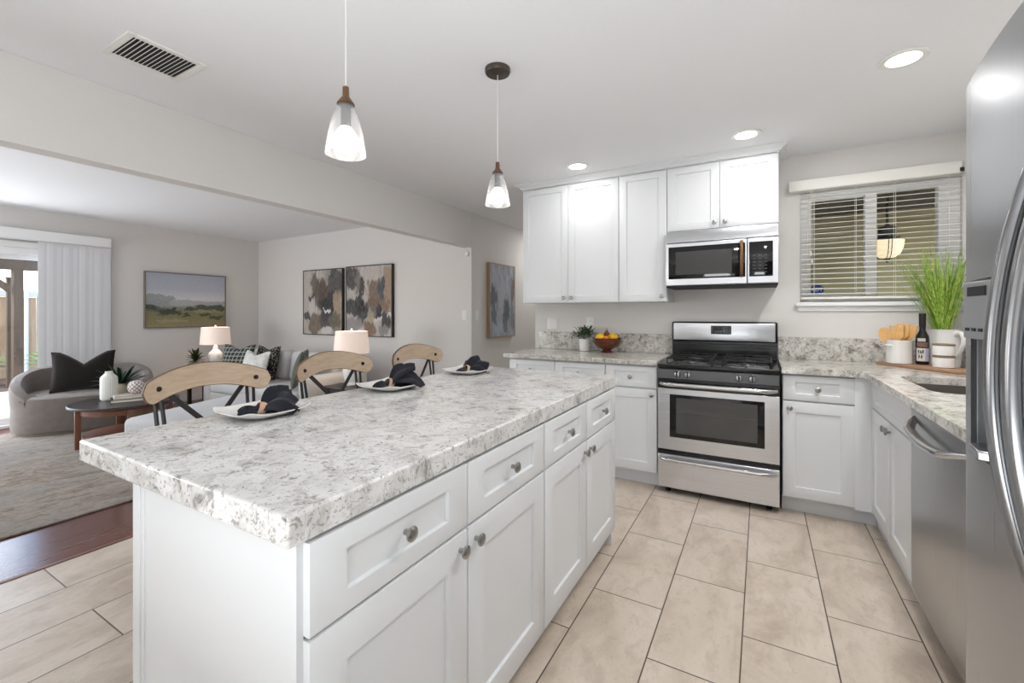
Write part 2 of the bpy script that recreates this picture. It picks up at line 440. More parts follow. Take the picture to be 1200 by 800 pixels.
# ------------------------------------------------------------------ room shell
CZ = 2.48; HX = -3.0; YB = 3.97; YF = 4.314; XL = -7.32; XR = 1.2; YR = -2.6
struct('floor', B((-3.15, XR+.15, YR-.15, 7.1, -.1, 0)), 'tile', smooth=False)
struct('floor_living', B((XL-.15, -3.15, YR-.15, YF+.1, -.1, -.001)), 'plank', smooth=False)
struct('trim_1', B((-3.165, -3.14, YR, YF, -.02, .004)), 'legwood', smooth=False)
struct('ceiling', B((XL-.15, XR+.15, YR-.15, 7.2, CZ, CZ+.1)), 'ceil', smooth=False)
WX0, WX1, WZ0, WZ1 = .257, 1.149, 1.365, 2.19
struct('wall_back', B((-1.98, WX0, YB, YB+.14, 0, CZ), (WX1, XR+.15, YB, YB+.14, 0, CZ), (WX0, WX1, YB, YB+.14, 0, WZ0), (WX0, WX1, YB, YB+.14, WZ1, CZ)), 'wall', smooth=False)
struct('wall_right', B((XR, XR+.12, YR, YB+.1, 0, CZ)), 'wall', smooth=False)
struct('wall_rear', B((XL, XR+.1, YR-.12, YR, 0, CZ)), 'wall', smooth=False)
DY0, DY1, DZ = -.45, 2.25, 2.03
struct('wall_left', B((XL-.14, XL, YR, DY0, 0, CZ), (XL-.14, XL, DY1, YF+.1, 0, CZ), (XL-.14, XL, DY0, DY1, DZ, CZ)), 'wall', smooth=False)
struct('wall_far', B((XL-.1, HX, YF, YF+.12, 0, CZ)), 'wall', smooth=False)
struct('wall_hall', B((HX-.12, HX, YF+.12, 7.1, 0, CZ)), 'wall', smooth=False)
struct('wall_hall_right', B((-1.98, -1.86, YB+.14, 7.1, 0, CZ)), 'wall', smooth=False)
struct('wall_hall_end', B((HX, -1.98, 7.0, 7.12, 0, CZ)), 'wall', smooth=False)
struct('wall_header', B((HX-.115, HX, YR, YF, 2.07, CZ)), 'wall', smooth=False, bevel=.004)
struct('baseboard_left', B((XL, XL+.014, DY1+.06, YF, 0, .09)), 'trim', smooth=False)
struct('baseboard_far', B((XL+.014, HX, YF-.014, YF, 0, .09)), 'trim', smooth=False)
struct('baseboard_hall', B((HX, HX+.014, YF, 7.0, 0, .09)), 'trim', smooth=False)

# kitchen window
w1 = thing('window_1', 'white sliding kitchen window beside the upper cabinets', None, (.70, YB, WZ0), kind='structure')
fr = B((WX0, WX0+.05, YB+.03, YB+.10, WZ0, WZ1), (WX1-.11, WX1, YB+.03, YB+.10, WZ0, WZ1), (WX0+.05, WX1-.11, YB+.03, YB+.10, WZ0, WZ0+.045), (WX0+.05, WX1-.11, YB+.03, YB+.10, WZ1-.045, WZ1))
obj('frame', fr, 'trim', w1, bevel=.003)
obj('meeting_stile', B((.647, .714, YB+.025, YB+.09, WZ0+.045, WZ1-.045)), 'trim', w1, bevel=.003)
obj('sash', B((.307, .325, YB+.05, YB+.085, WZ0+.045, WZ1-.045), (.325, .647, YB+.05, YB+.085, WZ0+.045, WZ0+.06), (.325, .647, YB+.05, YB+.085, WZ1-.06, WZ1-.045)), 'trim', w1, bevel=.002)
obj('pane', B((.307, .647, YB+.066, YB+.070, WZ0+.045, WZ1-.045)), 'glass', w1, smooth=False)
obj('pane', B((.714, 1.039, YB+.056, YB+.060, WZ0+.045, WZ1-.045)), 'glass', w1, smooth=False)
obj('sill', B((.225, 1.19, YB-.05, YB+.03, 1.337, 1.366), (.24, 1.185, YB-.018, YB, 1.30, 1.337)), 'trim', w1, bevel=.004)

# sliding patio door with its vertical blind stack
d1 = thing('door_1', 'white framed sliding glass patio door in the living room', None, (XL, .9, 0), kind='structure')
obj('door_frame', B((XL-.12, XL+.01, DY0, DY0+.06, 0, DZ), (XL-.12, XL+.01, DY1-.06, DY1, 0, DZ), (XL-.12, XL+.01, DY0+.06, DY1-.06, 1.955, DZ), (XL-.12, XL+.01, DY0+.06, DY1-.06, 0, .035)), 'trim', d1, bevel=.003)
obj('sliding_panel', B((XL-.09, XL-.05, .86, .93, .035, 1.955), (XL-.09, XL-.05, 2.12, 2.19, .035, 1.955), (XL-.09, XL-.05, .93, 2.12, .035, .11), (XL-.09, XL-.05, .93, 2.12, 1.90, 1.955)), 'trim', d1, bevel=.003)
obj('pane', B((XL-.072, XL-.068, .93, 2.12, .11, 1.90)), 'glass', d1, smooth=False)
obj('pane', B((XL-.042, XL-.038, DY0+.06, .9, .035, 1.955)), 'glass', d1, smooth=False)
struct('trim_2', B((XL, XL+.018, DY0-.06, DY0, 0, DZ+.07), (XL, XL+.018, DY1, DY1+.05, 0, DZ+.07), (XL, XL+.018, DY0, DY1, DZ, DZ+.07)), 'trim', bevel=.003)
vb = thing('vertical_blind', 'white vertical blind drawn aside beside the patio door', 'blind', (XL+.06, 2.0, 0))
obj('valance', B((XL+.02, XL+.115, -.6, 2.36, 2.118, 2.236)), 'trim', vb, bevel=.006)
bm = bmesh.new()
for k in range(9):
    y = 1.72+k*.071
    pts = [(XL+.045, y, 0), (XL+.0475, y+.02, 0), (XL+.0485, y+.05, 0), (XL+.046, y+.086, 0), (XL+.043, y+.086, 0), (XL+.0455, y+.05, 0), (XL+.0445, y+.02, 0), (XL+.042, y, 0)]
    dx = .0025*(k % 2)
    prism(bm, [(p[0]+dx, p[1], .03) for p in pts], (0, 0, 2.09))
obj('vanes', bm, 'blindcloth', vb, smooth=False)

# ------------------------------------------------------------------ joinery helpers
FACE_MY = lambda x, y, z: Matrix.Translation((x, y, z))                                  # front looks to -Y, local x -> +X
FACE_PX = lambda x, y, z: Matrix.Translation((x, y, z)) @ Matrix.Rotation(PI/2, 4, 'Z')    # front looks to +X, local x -> +Y
FACE_MX = lambda x, y, z: Matrix.Translation((x, y, z)) @ Matrix.Rotation(-PI/2, 4, 'Z')   # front looks to -X, local x -> -Y
def shaker(w, h, fr=.058, frz=None, t=.02, rec=.009):
    frz = fr if frz is None else frz
    bm = bmesh.new()
    def ring(dx, dz, y): return [bm.verts.new(p) for p in ((dx, y, dz), (w-dx, y, dz), (w-dx, y, h-dz), (dx, y, h-dz))]
    rs = [ring(0, 0, 0), ring(0, 0, -t+.002), ring(.0008, .0008, -t+.0006), ring(.002, .002, -t), ring(fr, frz, -t), ring(fr+.003, frz+.003, -t+rec)]
    bm.faces.new(rs[0]); bm.faces.new(rs[-1])
    for a, b in zip(rs, rs[1:]):
        for k in range(4): bm.faces.new((a[k], a[(k+1) % 4], b[(k+1) % 4], b[k]))
    return bm
KNOB = [(.0068, 0), (.0065, -.010), (.008, -.013), (.014, -.016), (.0175, -.020), (.0172, -.0235), (.0125, -.027), (.0045, -.0285)]
def front(name, parent, FM, w, h, knob=None, fr=.066, frz=None):
    o = obj(name, xf(shaker(w, h, fr, frz), FM), 'white', parent, smooth=30)
    if knob:
        obj('knob', xf(L(KNOB, (knob[0], -.02, knob[1]), axis='y', n=20), FM), 'nickel', o, label='round brushed nickel knob')
    return o

# ------------------------------------------------------------------ island
IX0, IX1, IY0, IY1, IZ = -1.625, -.70, .462, 2.42, .938
def slab(bm, x0, x1, y0, y1, z0, z1): box(bm, x0, x1, y0, y1, z0, z1)
top = B((IX0, IX1, IY0, IY1, IZ-.058, IZ))
tag(obj('island_worktop', top, 'granite', bevel=.006, segs=3), 'white and grey speckled granite slab topping the kitchen island', 'worktop')
origin(bpy.data.objects['island_worktop'], (-1.16, 1.44, IZ-.058))
ZT = IZ-.058
fx = -.722; bx0 = -1.35; Ymid = 1.484
for nm, y0, y1, lab in (('near', .487, Ymid, 'white shaker island cabinet at the end nearest the camera, with plain side panel'), ('far', Ymid, 2.40, 'white shaker island cabinet at the end nearer the range')):
    t = thing('island_cabinet', lab, 'cabinet', (-1.03, (y0+y1)/2, 0), 'cabinets under the island top')
    obj('carcass', B((bx0+.02, fx-.004, y0+.02, y1-(.02 if nm == 'far' else 0), .1, ZT)), 'white', t, bevel=.001)
    obj('toe_kick', B((bx0+.03, fx-.06, y0+.02, y1-.02, 0, .1)), 'white', t)
    obj('back_panel', B((bx0, bx0+.02, y0+.02, y1, .0, ZT)), 'white', t, bevel=.001)
    if nm == 'near':
        obj('end_panel', B((bx0, fx+.002, y0+.004, y0+.02, 0, ZT), (bx0-.004, bx0+.032, y0-.003, y0+.012, 0, ZT), (bx0+.032, bx0+.045, y0, y0+.012, 0, ZT)), 'white', t, bevel=.0015)
    else:
        obj('end_panel', B((bx0, fx+.002, y1-.02, y1, 0, ZT)), 'white', t, bevel=.0015)
    a = y0+.018 if nm == 'near' else y0+.004; b = y1-.004 if nm == 'near' else y1-.004
    w = (b-a-.006)/2
    for k in range(2):
        ya = a+k*(w+.006)
        front('drawer', t, FACE_PX(fx, ya, .702), w, .170, (w/2, .088), .082, .044)
        front('door', t, FACE_PX(fx, ya, .104), w, .590, ((w-.034) if k == 0 else .034, .590-.043), .082)

# ------------------------------------------------------------------ wall-run base cabinets
CT = .940
FY = 3.31
def base_unit(lab, x0, x1, doors, drawer=True, knobside='r'):
    t = thing('base_cabinet', lab, 'cabinet', ((x0+x1)/2, 3.65, 0), 'base cabinets on the range wall')
    obj('carcass', B((x0, x1, FY+.022, YB-.002, .105, CT-.0362)), 'white', t, bevel=.001)
    obj('toe_kick', B((x0, x1, FY+.09, FY+.105, 0, .105)), 'white', t)
    w = x1-x0-.006
    front('drawer', t, FACE_MY(x0+.003, FY+.02, .735), w, .155, (w/2, .075), .07, .04)
    front('door', t, FACE_MY(x0+.003, FY+.02, .120), w, .605, ((w-.035) if knobside == 'r' else .035, .605-.04))
    return t
base_unit('white base cabinet at the open left end of the range wall', -1.905, -1.475, 1)
base_unit('white base cabinet between the end unit and the one touching the range', -1.475, -1.05, 1, knobside='l')
base_unit('white base cabinet immediately left of the range', -1.05, -.660, 1)
t = base_unit('white base cabinet immediately right of the range', .118, .49, 1, knobside='l')
# corner filler belongs with the right-hand unit
obj('corner_filler', B((.487, .588, FY+.003, FY+.03, .105, CT-.036)), 'white', t)
obj('toe_return', B((.4905, .608, FY+.09, FY+.105, 0, .105)), 'white', t)
RX = .565
t = thing('sink_cabinet', 'white sink base cabinet under the kitchen sink, left of dishwasher', 'cabinet', (.88, 2.92, 0))
obj('carcass', B((RX+.022, XR-.004, 2.51, 2.552, .105, CT-.0362), (RX+.022, XR-.004, 3.275, 3.311, .105, CT-.036), (RX+.022, XR-.004, 2.552, 3.275, .105, .13), (XR-.03, XR-.004, 2.552, 3.275, .13, CT-.0362), (RX+.022, RX+.04, 2.552, 3.275, .13, CT-.0362)), 'white', t, bevel=.001)
obj('toe_kick', B((RX+.045, RX+.06, 2.51, 3.398, 0, .105)), 'white', t)
obj('filler', B((RX+.003, RX+.03, 3.284, 3.3125, .105, CT-.036)), 'white', t)
front('false_drawer', t, FACE_MX(RX+.02, 3.283, .735), .768, .155, None, .07, .04)
front('door', t, FACE_MX(RX+.02, 3.283, .12), .381, .605, (.381-.034, .605-.04))
front('door', t, FACE_MX(RX+.02, 3.283-.387, .12), .381, .605, (.034, .605-.04))
t = thing('base_cabinet', 'white base cabinet between dishwasher and refrigerator', 'cabinet', (.88, 1.63, 0))
obj('carcass', B((RX+.022, XR-.004, 1.335, 1.855, .105, CT-.0362)), 'white', t)
obj('toe_kick', B((RX+.06, RX+.075, 1.335, 1.855, 0, .105)), 'white', t)
front('drawer', t, FACE_MX(RX+.02, 1.853, .735), .515, .155, (.27, .075), .07, .04)
front('door', t, FACE_MX(RX+.02, 1.853, .12), .515, .605, (.48, .56))

# worktops
t = thing('counter_worktop', 'granite worktop with upstand running left of the range', 'worktop', (-1.31, 3.62, CT-.036))
obj('slab', B((-1.95, -.657, 3.28, YB-.001, CT-.036, CT)), 'granite_wall', t, bevel=.004)
obj('backsplash', B((-1.93, -.657, YB-.02, YB-.001, CT, 1.105)), 'granite_wall', t, bevel=.002)
# right slab with a sink cut-out
t = thing('counter_worktop', 'granite corner worktop with sink cutout right of the range', 'worktop', (.7, 3.0, CT-.036))
def slab_hole():
    bm = bmesh.new(); z0, z1 = CT-.036, CT
    out = [(.112, 3.28), (.525, 3.28), (.525, 1.335), (XR-.001, 1.335), (XR-.001, YB-.001), (.112, YB-.001)]
    hx0, hx1, hy0, hy1, r = .655, 1.06, 2.57, 3.17, .07
    hole = []
    for cx, cy, a0 in ((hx0+r, hy0+r, PI), (hx1-r, hy0+r, 1.5*PI), (hx1-r, hy1-r, 0), (hx0+r, hy1-r, .5*PI)):
        for k in range(7): hole.append((cx+r*math.cos(a0+k*PI/12), cy+r*math.sin(a0+k*PI/12)))
    es = []
    for loop in (out, hole):
        vs = [bm.verts.new((x, y, z1)) for x, y in loop]
        es += [bm.edges.new((vs[i], vs[(i+1) % len(vs)])) for i in range(len(vs))]
    bmesh.ops.triangle_fill(bm, use_beauty=True, edges=es)
    r_ = bmesh.ops.extrude_face_region(bm, geom=list(bm.faces))
    bmesh.ops.translate(bm, verts=[v for v in r_['geom'] if isinstance(v, bmesh.types.BMVert)], vec=(0, 0, z0-z1))
    return bm, hole
bm, HOLE = slab_hole()
obj('slab', bm, 'granite_wall', t, smooth=False)
obj('backsplash', B((.112, XR-.001, YB-.02, YB-.001, CT, 1.105), (XR-.02, XR-.001, 1.335, YB-.02, CT, 1.105)), 'granite_wall', t, bevel=.002)
s = thing('kitchen_sink', 'dark undermount sink set in the right-hand granite worktop', 'sink', (.857, 2.87, .72))
bm = bmesh.new()
rows = []
for sc, z in ((1.03, CT-.037), (1.0, CT-.037), (.985, .80), (.95, .745), (.88, .73), (.10, .725)):
    rows.append([(.8575+(x-.8575)*sc, 2.87+(y-2.87)*sc, z) for x, y in HOLE])
quadmesh(bm, rows, close_v=True); bmesh.ops.contextual_create
obj('basin', bm, 'sinkmat', s)
bm = L([(.042, .7262), (.042, .729), (.03, .7295), (.028, .727)], (.8575, 2.87, 0)); obj('drain', bm, 'nickel', s)

# ------------------------------------------------------------------ upper cabinets
UY = 3.64
def upper(lab, x0, x1, z0, z1, ndoor, knobs):
    t = thing('wall_cabinet', lab, 'cabinet', ((x0+x1)/2, 3.8, z0), 'upper cabinets')
    obj('carcass', B((x0, x1, UY+.02, YB-.001, z0, z1)), 'white', t, bevel=.001)
    w = (x1-x0-.003*(ndoor+1))/ndoor
    for k in range(ndoor):
        kx = w-.035 if knobs[k] == 'r' else .035
        front('door', t, FACE_MY(x0+.003+k*(w+.003), UY+.02, z0+.003), w, z1-z0-.006, (kx, .04), .06)
upper('tall white double-door wall cabinet at the left end of the uppers', -1.948, -1.038, 1.378, 2.435, 2, 'rl')
upper('tall white single-door wall cabinet next to the microwave', -1.038, -.651, 1.378, 2.435, 1, 'r')
upper('short white double-door wall cabinet above the microwave', -.651, .108, 1.925, 2.435, 2, 'rl')
bm = bmesh.new()
prof = [(0, 2.425), (0, 2.438), (-.012, 2.440), (-.018, 2.450), (-.040, 2.462), (-.046, 2.468), (-.056, 2.470), (-.056, 2.4795)]
loopx0, loopx1 = -1.95, .11
rows = []
for off, z in prof:
    o_ = -off
    rows.append([(loopx0-o_, YB-.001, z), (loopx0-o_, UY-o_, z), (loopx1+o_, UY-o_, z), (loopx1+o_, YB-.001, z)])
quadmesh(bm, rows)
bm.faces.new([bm.verts.new(p) for p in rows[-1]]); bm.faces.new([bm.verts.new(p) for p in rows[0]])
bmesh.ops.remove_doubles(bm, verts=bm.verts, dist=1e-5)
tag(origin(obj('crown_moulding', bm, 'white', smooth=False), (-.92, 3.8, 2.43)), 'white crown moulding along the top of the wall cabinets', 'moulding')

# ------------------------------------------------------------------ range
RX0, RX1, RF = -.648, .104, 3.27
t = thing('gas_range', 'stainless steel gas range with black cooktop between granite counters', 'stove', ((RX0+RX1)/2, 3.6, 0))
obj('body', B((RX0, RX1, RF+.03, 3.95, .045, .90)), 'black', t, bevel=.002)
for x in (RX0+.06, RX1-.06):
    for y in (RF+.07, 3.88): obj('foot', L([(.016, 0), (.018, .004), (.018, .02), (.012, .022), (.012, .046)], (x, y, 0), n=14), 'rubber', t)
bm = bmesh.new(); rbox(bm, RX0-.002, RX1+.002, RF-.012, 3.92, .895, .926, .009)
obj('cooktop', bm, 'black', t)
# recessed burner wells are modelled as raised pans
for i, cx in enumerate((RX0+.20, RX1-.19)):
    bm = bmesh.new(); rbox(bm, cx-.15, cx+.15, RF+.055, 3.845, .924, .929, .002); obj('spill_tray', bm, 'black', t)
    for cy in (RF+.17, 3.73):
        b_ = obj('burner', L([(.055, .929), (.052, .936), (.036, .938), (.036, .946), (.03, .948)], (cx, cy, 0), n=24), 'panelgrey', t)
        obj('burner_cap', L([(.034, .948), (.036, .950), (.034, .955), (.01, .957)], (cx, cy, 0), n=24), 'castiron', b_)
    bm = bmesh.new()
    gx0, gx1, gy0, gy1, gz = cx-.145, cx+.145, RF+.06, 3.84, .962
    def bar(a, b, w=.005):
        tube(bm, [a, b], w, n=6)
    for a, b in (((gx0, gy0), (gx1, gy0)), ((gx0, gy1), (gx1, gy1)), ((gx0, gy0), (gx0, gy1)), ((gx1, gy0), (gx1, gy1)), ((gx0, (gy0+gy1)/2), (gx1, (gy0+gy1)/2))):
        bar((a[0], a[1], gz), (b[0], b[1], gz))
    for cy in (RF+.17, 3.73):
        for dx, dy in ((1, 0), (-1, 0), (0, 1), (0, -1)):
            ex = cx+dx*.145; ey = cy+dy*.11
            bar((ex, ey, gz), (cx+dx*.03, cy+dy*.03, gz+.004), .0045)
    for px in (gx0, gx1):
        for py in (gy0, (gy0+gy1)/2, gy1): bar((px, py, gz), (px, py, .928), .005)
    obj('grate', bm, 'castiron', t)
bm = bmesh.new(); rbox(bm, -.335, -.215, RF+.07, 3.83, .924, .931, .003); obj('centre_plate', bm, 'blackmat', t)
# control panel
bm = prism(bmesh.new(), [(RX0+.004, RF-.004, .890), (RX0+.004, RF-.014, .824), (RX0+.004, RF+.03, .824), (RX0+.004, RF+.03, .890)], (RX1-RX0-.008, 0, 0))
cp = obj('control_panel', bm, 'panelgrey', t, bevel=.002)
for kx in (RX0+.135, RX0+.205, RX0+.52, RX0+.598):
    k_ = obj('knob', L([(.023, RF-.008), (.023, RF-.014), (.018, RF-.020), (.017, RF-.030), (.012, RF-.033)], (kx, 0, .858), axis='y', n=22), 'chrome', t, label='control knob with black grip')
    obj('grip', B((kx-.005, kx+.005, RF-.044, RF-.012, .838, .878)), 'black', k_, bevel=.003)
obj('door_header', B((RX0, RX1, RF+.004, RF+.03, .75, .824)), 'black', t, bevel=.003)
dr = obj('oven_door', B((RX0+.002, RX1-.002, RF, RF+.03, .318, .752)), 'steel', t, bevel=.004)
bm = bmesh.new(); rbox(bm, RX0+.082, RX1-.085, RF-.004, RF+.002, .41, .712, .0018, 2)
wnd = obj('oven_window', bm, 'blackglass', dr)
bm = bmesh.new(); box(bm, RX0+.125, RX1-.125, RF-.0048, RF-.0035, .44, .69)
obj('inner_window', bm, plain('oven_inner_glass', C(74, 74, 74), .08, spec=.6, noise=.1, nscale=6), wnd)
def bowhandle(x0, x1, y, z, r=.0125, out=.045, drop=0.0):
    pts = []
    n = 22
    for k in range(n+1):
        u = k/n; x = x0+(x1-x0)*u; e = min(u, 1-u)*(x1-x0)
        f = min(1, e/.07); f = math.sin(f*PI/2)
        pts.append((x, y-out*f, z+drop*math.sin(u*PI)))
    return T(pts, r, n=12, flat=1.15)
obj('door_handle', bowhandle(RX0+.02, RX1-.02, RF+.006, .785), 'chrome', dr)
sd = obj('storage_drawer', B((RX0+.002, RX1-.002, RF, RF+.03, .047, .282)), 'steel', t, bevel=.004)
obj('drawer_handle', bowhandle(RX0+.02, RX1-.02, RF+.002, .252, .0115, .038), 'chrome', sd)
obj('oven_rack', B((RX0+.135, RX1-.135, RF-.0054, RF-.0046, .588, .592)), 'panelgrey', wnd, smooth=False)
# backguard
bm = bmesh.new(); box(bm, RX0+.0, RX1-.0, 3.865, 3.955, .92, 1.06); obj('rear_riser', bm, 'black', t, bevel=.004)
obj('vent_rail', B((RX0+.01, RX1-.01, 3.845, 3.866, 1.035, 1.045), (RX0+.0, RX1, 3.84, 3.866, .928, .945)), 'darkmetal', t, bevel=.002)
bm = bmesh.new(); rbox(bm, RX0-.004, RX1+.004, 3.862, 3.96, 1.055, 1.217, .012); bg = obj('backguard', bm, 'black', t)
bm = bmesh.new(); rbox(bm, RX0+.012, RX1-.012, 3.856, 3.866, 1.066, 1.207, .0045); obj('steel_fascia', bm, 'steel', bg)
bm = bmesh.new(); rbox(bm, -.352, -.205, 3.851, 3.858, 1.118, 1.186, .003); dp = obj('clock_display', bm, 'screen', bg)
bm = B((-.315, -.272, 3.8498, 3.8508, 1.15, 1.172))
obj('display_window', bm, 'blackglass', dp, smooth=False)
bm = bmesh.new()
for r_ in range(4):
    for c_ in (-.340, -.255, -.236, -.218): box(bm, c_-.006, c_+.006, 3.8498, 3.8508, 1.126+r_*.014, 1.131+r_*.014)
for c_ in (-.318, -.300, -.282): box(bm, c_-.006, c_+.006, 3.8498, 3.8508, 1.126, 1.131); box(bm, c_-.006, c_+.006, 3.8498, 3.8508, 1.138, 1.143)
obj('button_marks', bm, 'panelgrey', dp, smooth=False)

# ------------------------------------------------------------------ microwave
MX0, MX1, MF = -.649, .106, 3.57
t = thing('microwave_oven', 'stainless over-the-range microwave with black glass door', 'microwave', ((MX0+MX1)/2, 3.75, 1.49))
obj('case', B((MX0+.002, MX1-.002, MF+.035, YB-.001, 1.492, 1.922)), 'panelgrey', t, bevel=.002)
bm = prism(bmesh.new(), [(MX0, MF+.004, 1.826), (MX0, MF+.012, 1.90), (MX0, MF+.025, 1.918), (MX0, MF+.05, 1.921), (MX0, MF+.05, 1.826)], (MX1-MX0, 0, 0))
obj('vent_hood', bm, 'steel', t, bevel=.004)
bm = bmesh.new(); box(bm, MX0+.03, MX1-.03, MF+.03, MF+.05, 1.4995, 1.505)
obj('base_tray', B((MX0+.004, MX1-.004, MF+.02, YB-.01, 1.483, 1.494)), 'blackmat', t); bm.free()
DX = -.088
dr = obj('door', B((MX0, DX-.0015, MF, MF+.036, 1.498, 1.821)), 'steel', t, bevel=.004)
bm = bmesh.new(); rbox(bm, MX0+.022, DX-.012, MF-.003, MF+.003, 1.547, 1.794, .0025, 2); wd = obj('door_glass', bm, 'blackglass', dr)
obj('mesh_window', B((MX0+.075, DX-.10, MF-.0038, MF-.0025, 1.58, 1.755)), plain('microwave_screen', C(52, 50, 50), .1, spec=.6), wd, smooth=False)
cp = obj('control_panel', B((DX+.0015, MX1, MF, MF+.036, 1.498, 1.821)), 'steel', t, bevel=.004)
bm = bmesh.new(); rbox(bm, DX+.012, MX1-.035, MF-.003, MF+.003, 1.547, 1.794, .0025, 2); kg = obj('key_glass', bm, 'blackglass', cp)
bm = bmesh.new()
for r_ in range(6):
    for c_ in range(3): box(bm, DX+.035+c_*.036, DX+.052+c_*.036, MF-.0036, MF-.0028, 1.575+r_*.024, 1.579+r_*.024)
obj('key_marks', bm, 'panelgrey', kg, smooth=False)
hz0, hz1, hx = 1.575, 1.80, DX-.035
bm = T([(hx, MF+.002, hz0-.02), (hx, MF-.02, hz0-.018), (hx, MF-.034, hz0), (hx, MF-.036, (hz0+hz1)/2), (hx, MF-.034, hz1-.02), (hx, MF-.02, hz1-.002), (hx, MF+.002, hz1)], .012, n=14, up=(1, 0, 0))
obj('handle', bm, 'bronze', dr, label='copper bronze bar handle')

# ------------------------------------------------------------------ dishwasher
t = thing('dishwasher', 'stainless steel dishwasher with bowed bar handle beside sink cabinet', 'dishwasher', (.88, 2.2, 0))
DYa, DYb = 1.862, 2.503
obj('tub', B((RX+.03, XR-.01, DYa+.005, DYb-.005, .1, CT-.04)), 'panelgrey', t)
obj('toe_panel', B((RX+.06, RX+.075, DYa, DYb, .004, .1)), 'blackmat', t)
bm = bmesh.new()
rows = []
for k in range(13):
    y = DYa+(DYb-DYa)*k/12; bow = .010*math.sin(k/12*PI)
    rows.append([(RX+.03, y, .105), (RX+.004-bow, y, .105), (RX+.0-bow, y, .112), (RX-.002-bow, y, .5), (RX+.0-bow, y, .80), (RX+.001-bow, y, .868), (RX+.006-bow, y, .876), (RX+.03, y, .878)])
quadmesh(bm, rows, close_v=True, caps=True)
dw = obj('door', bm, 'steely', t)
pts = []; rad = []
for k in range(25):
    u = k/24; y = DYa-.002+(DYb-DYa-.052)*u; e = min(u, 1-u)*.62
    f = math.sin(min(1, e/.14)*PI/2)
    pts.append((RX-.0-.052*f*(.8+.2*math.sin(u*PI)), y, .846-.014*f-.026*math.sin(u*PI))); rad.append(.012+.008*f)
obj('bow_handle', T(pts, rad, n=14, up=(0, 0, 1), flat=.72), 'chrome', dw, label='bowed polished handle')

# ------------------------------------------------------------------ refrigerator
t = thing('refrigerator', 'tall stainless side-by-side refrigerator with bowed doors and curved handles', 'refrigerator', (.75, .85, 0))
FY0, FY1, FZ = .395, 1.305, 1.76
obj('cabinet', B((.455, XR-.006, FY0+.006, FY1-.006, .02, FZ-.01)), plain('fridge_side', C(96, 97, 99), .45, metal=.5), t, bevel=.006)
obj('grille', B((.42, .46, FY0+.01, FY1-.01, .02, .085)), 'blackmat', t)
for y in (FY0+.06, FY1-.06): obj('foot', L([(.02, 0), (.02, .02)], (.5, y, 0), n=14), 'rubber', t)
ycen, yh = (FY0+FY1)/2, (FY1-FY0)/2
def fxat(y): return .380-.035*(1-((y-ycen)/yh)**2)
def bowed(bm, y0, y1, z0, z1, n=14, rl=False, rr=False):
    rows = []
    for k in range(n+1):
        y = y0+(y1-y0)*k/n; x = fxat(y)
        if rr and y1-y < .02: x += .020-math.sqrt(max(0, .02**2-(.02-(y1-y))**2))
        if rl and y-y0 < .012: x += .012-math.sqrt(max(0, .012**2-(.012-(y-y0))**2))
        rows.append([(.452, y, z0), (x, y, z0), (x, y, z1), (.452, y, z1)])
    quadmesh(bm, rows, close_v=True, caps=True)
YS = .895
dy0, dy1, dz0, dz1 = 1.03, 1.238, 1.012, 1.35
bm = bmesh.new()
def ybreak(bm, y0, y1, z0, z1, **k): bowed(bm, y0, y1, z0, z1, **k)
ybreak(bm, YS+.003, FY1, .10, dz0, n=30, rl=True, rr=True)
ybreak(bm, YS+.003, FY1, dz1, FZ, n=30, rl=True, rr=True)
ybreak(bm, YS+.003, dy0, dz0, dz1, n=10, rl=True)
ybreak(bm, dy1, FY1, dz0, dz1, n=10, rr=True)
fd = obj('freezer_door', bm, 'fridge', t, smooth=30)
ds = obj('water_dispenser', B((.44, .448, dy0, dy1, dz0, dz1), (.38, .44, dy0, dy0+.004, dz0, dz1), (.38, .44, dy1-.004, dy1, dz0, dz1), (.37, .44, dy0, dy1, dz0, dz0+.006), (.37, .44, dy0, dy1, dz1-.004, dz1)), plain('dispenser_recess', C(140, 142, 144), .4, metal=.2), fd)
obj('control_face', B((.358, .40, dy0+.006, dy1-.004, 1.235, dz1-.004)), plain('dispenser_face', C(150, 152, 154), .35, metal=.3), ds, bevel=.003)
bm = bmesh.new()
for k in range(4): box(bm, .3565, .3585, dy1-.035-k*.03, dy1-.018-k*.03, 1.25, 1.256)
obj('key_marks', bm, 'blackmat', ds)
obj('display', B((.356, .359, dy1-.11, dy1-.03, 1.318, 1.336)), 'blackmat', ds)
obj('paddle', B((.40, .41, dy0+.07, dy1-.07, 1.10, 1.225)), 'blackmat', ds, bevel=.004)
bm = prism(bmesh.new(), [(.38, dy1-.03, dz0+.02), (.352, dy1-.050, dz0+.02), (.344, dy0+.095, dz0+.02), (.38, dy0+.08, dz0+.02)], (0, 0, -.018)); obj('drip_tray', bm, 'handlesteel', ds, bevel=.003)
bm = bmesh.new(); bowed(bm, FY0, YS-.003, .10, FZ, n=26, rl=True, rr=True); rd = obj('fridge_door', bm, 'fridge', t, smooth=30)
for par, hy in ((fd, YS+.030), (rd, YS-.030)):
    pts = []
    for k in range(31):
        u = k/30; z = .865+.655*u; f = math.sin(u*PI)**.8
        pts.append((fxat(hy)+.006-.052*f, hy, z))
    bm = bmesh.new(); tube(bm, pts, .0105, n=14, up=(0, 1, 0), flat=1.1)
    obj('handle', bm, M['handlesteel'], par, label='long curved polished handle')

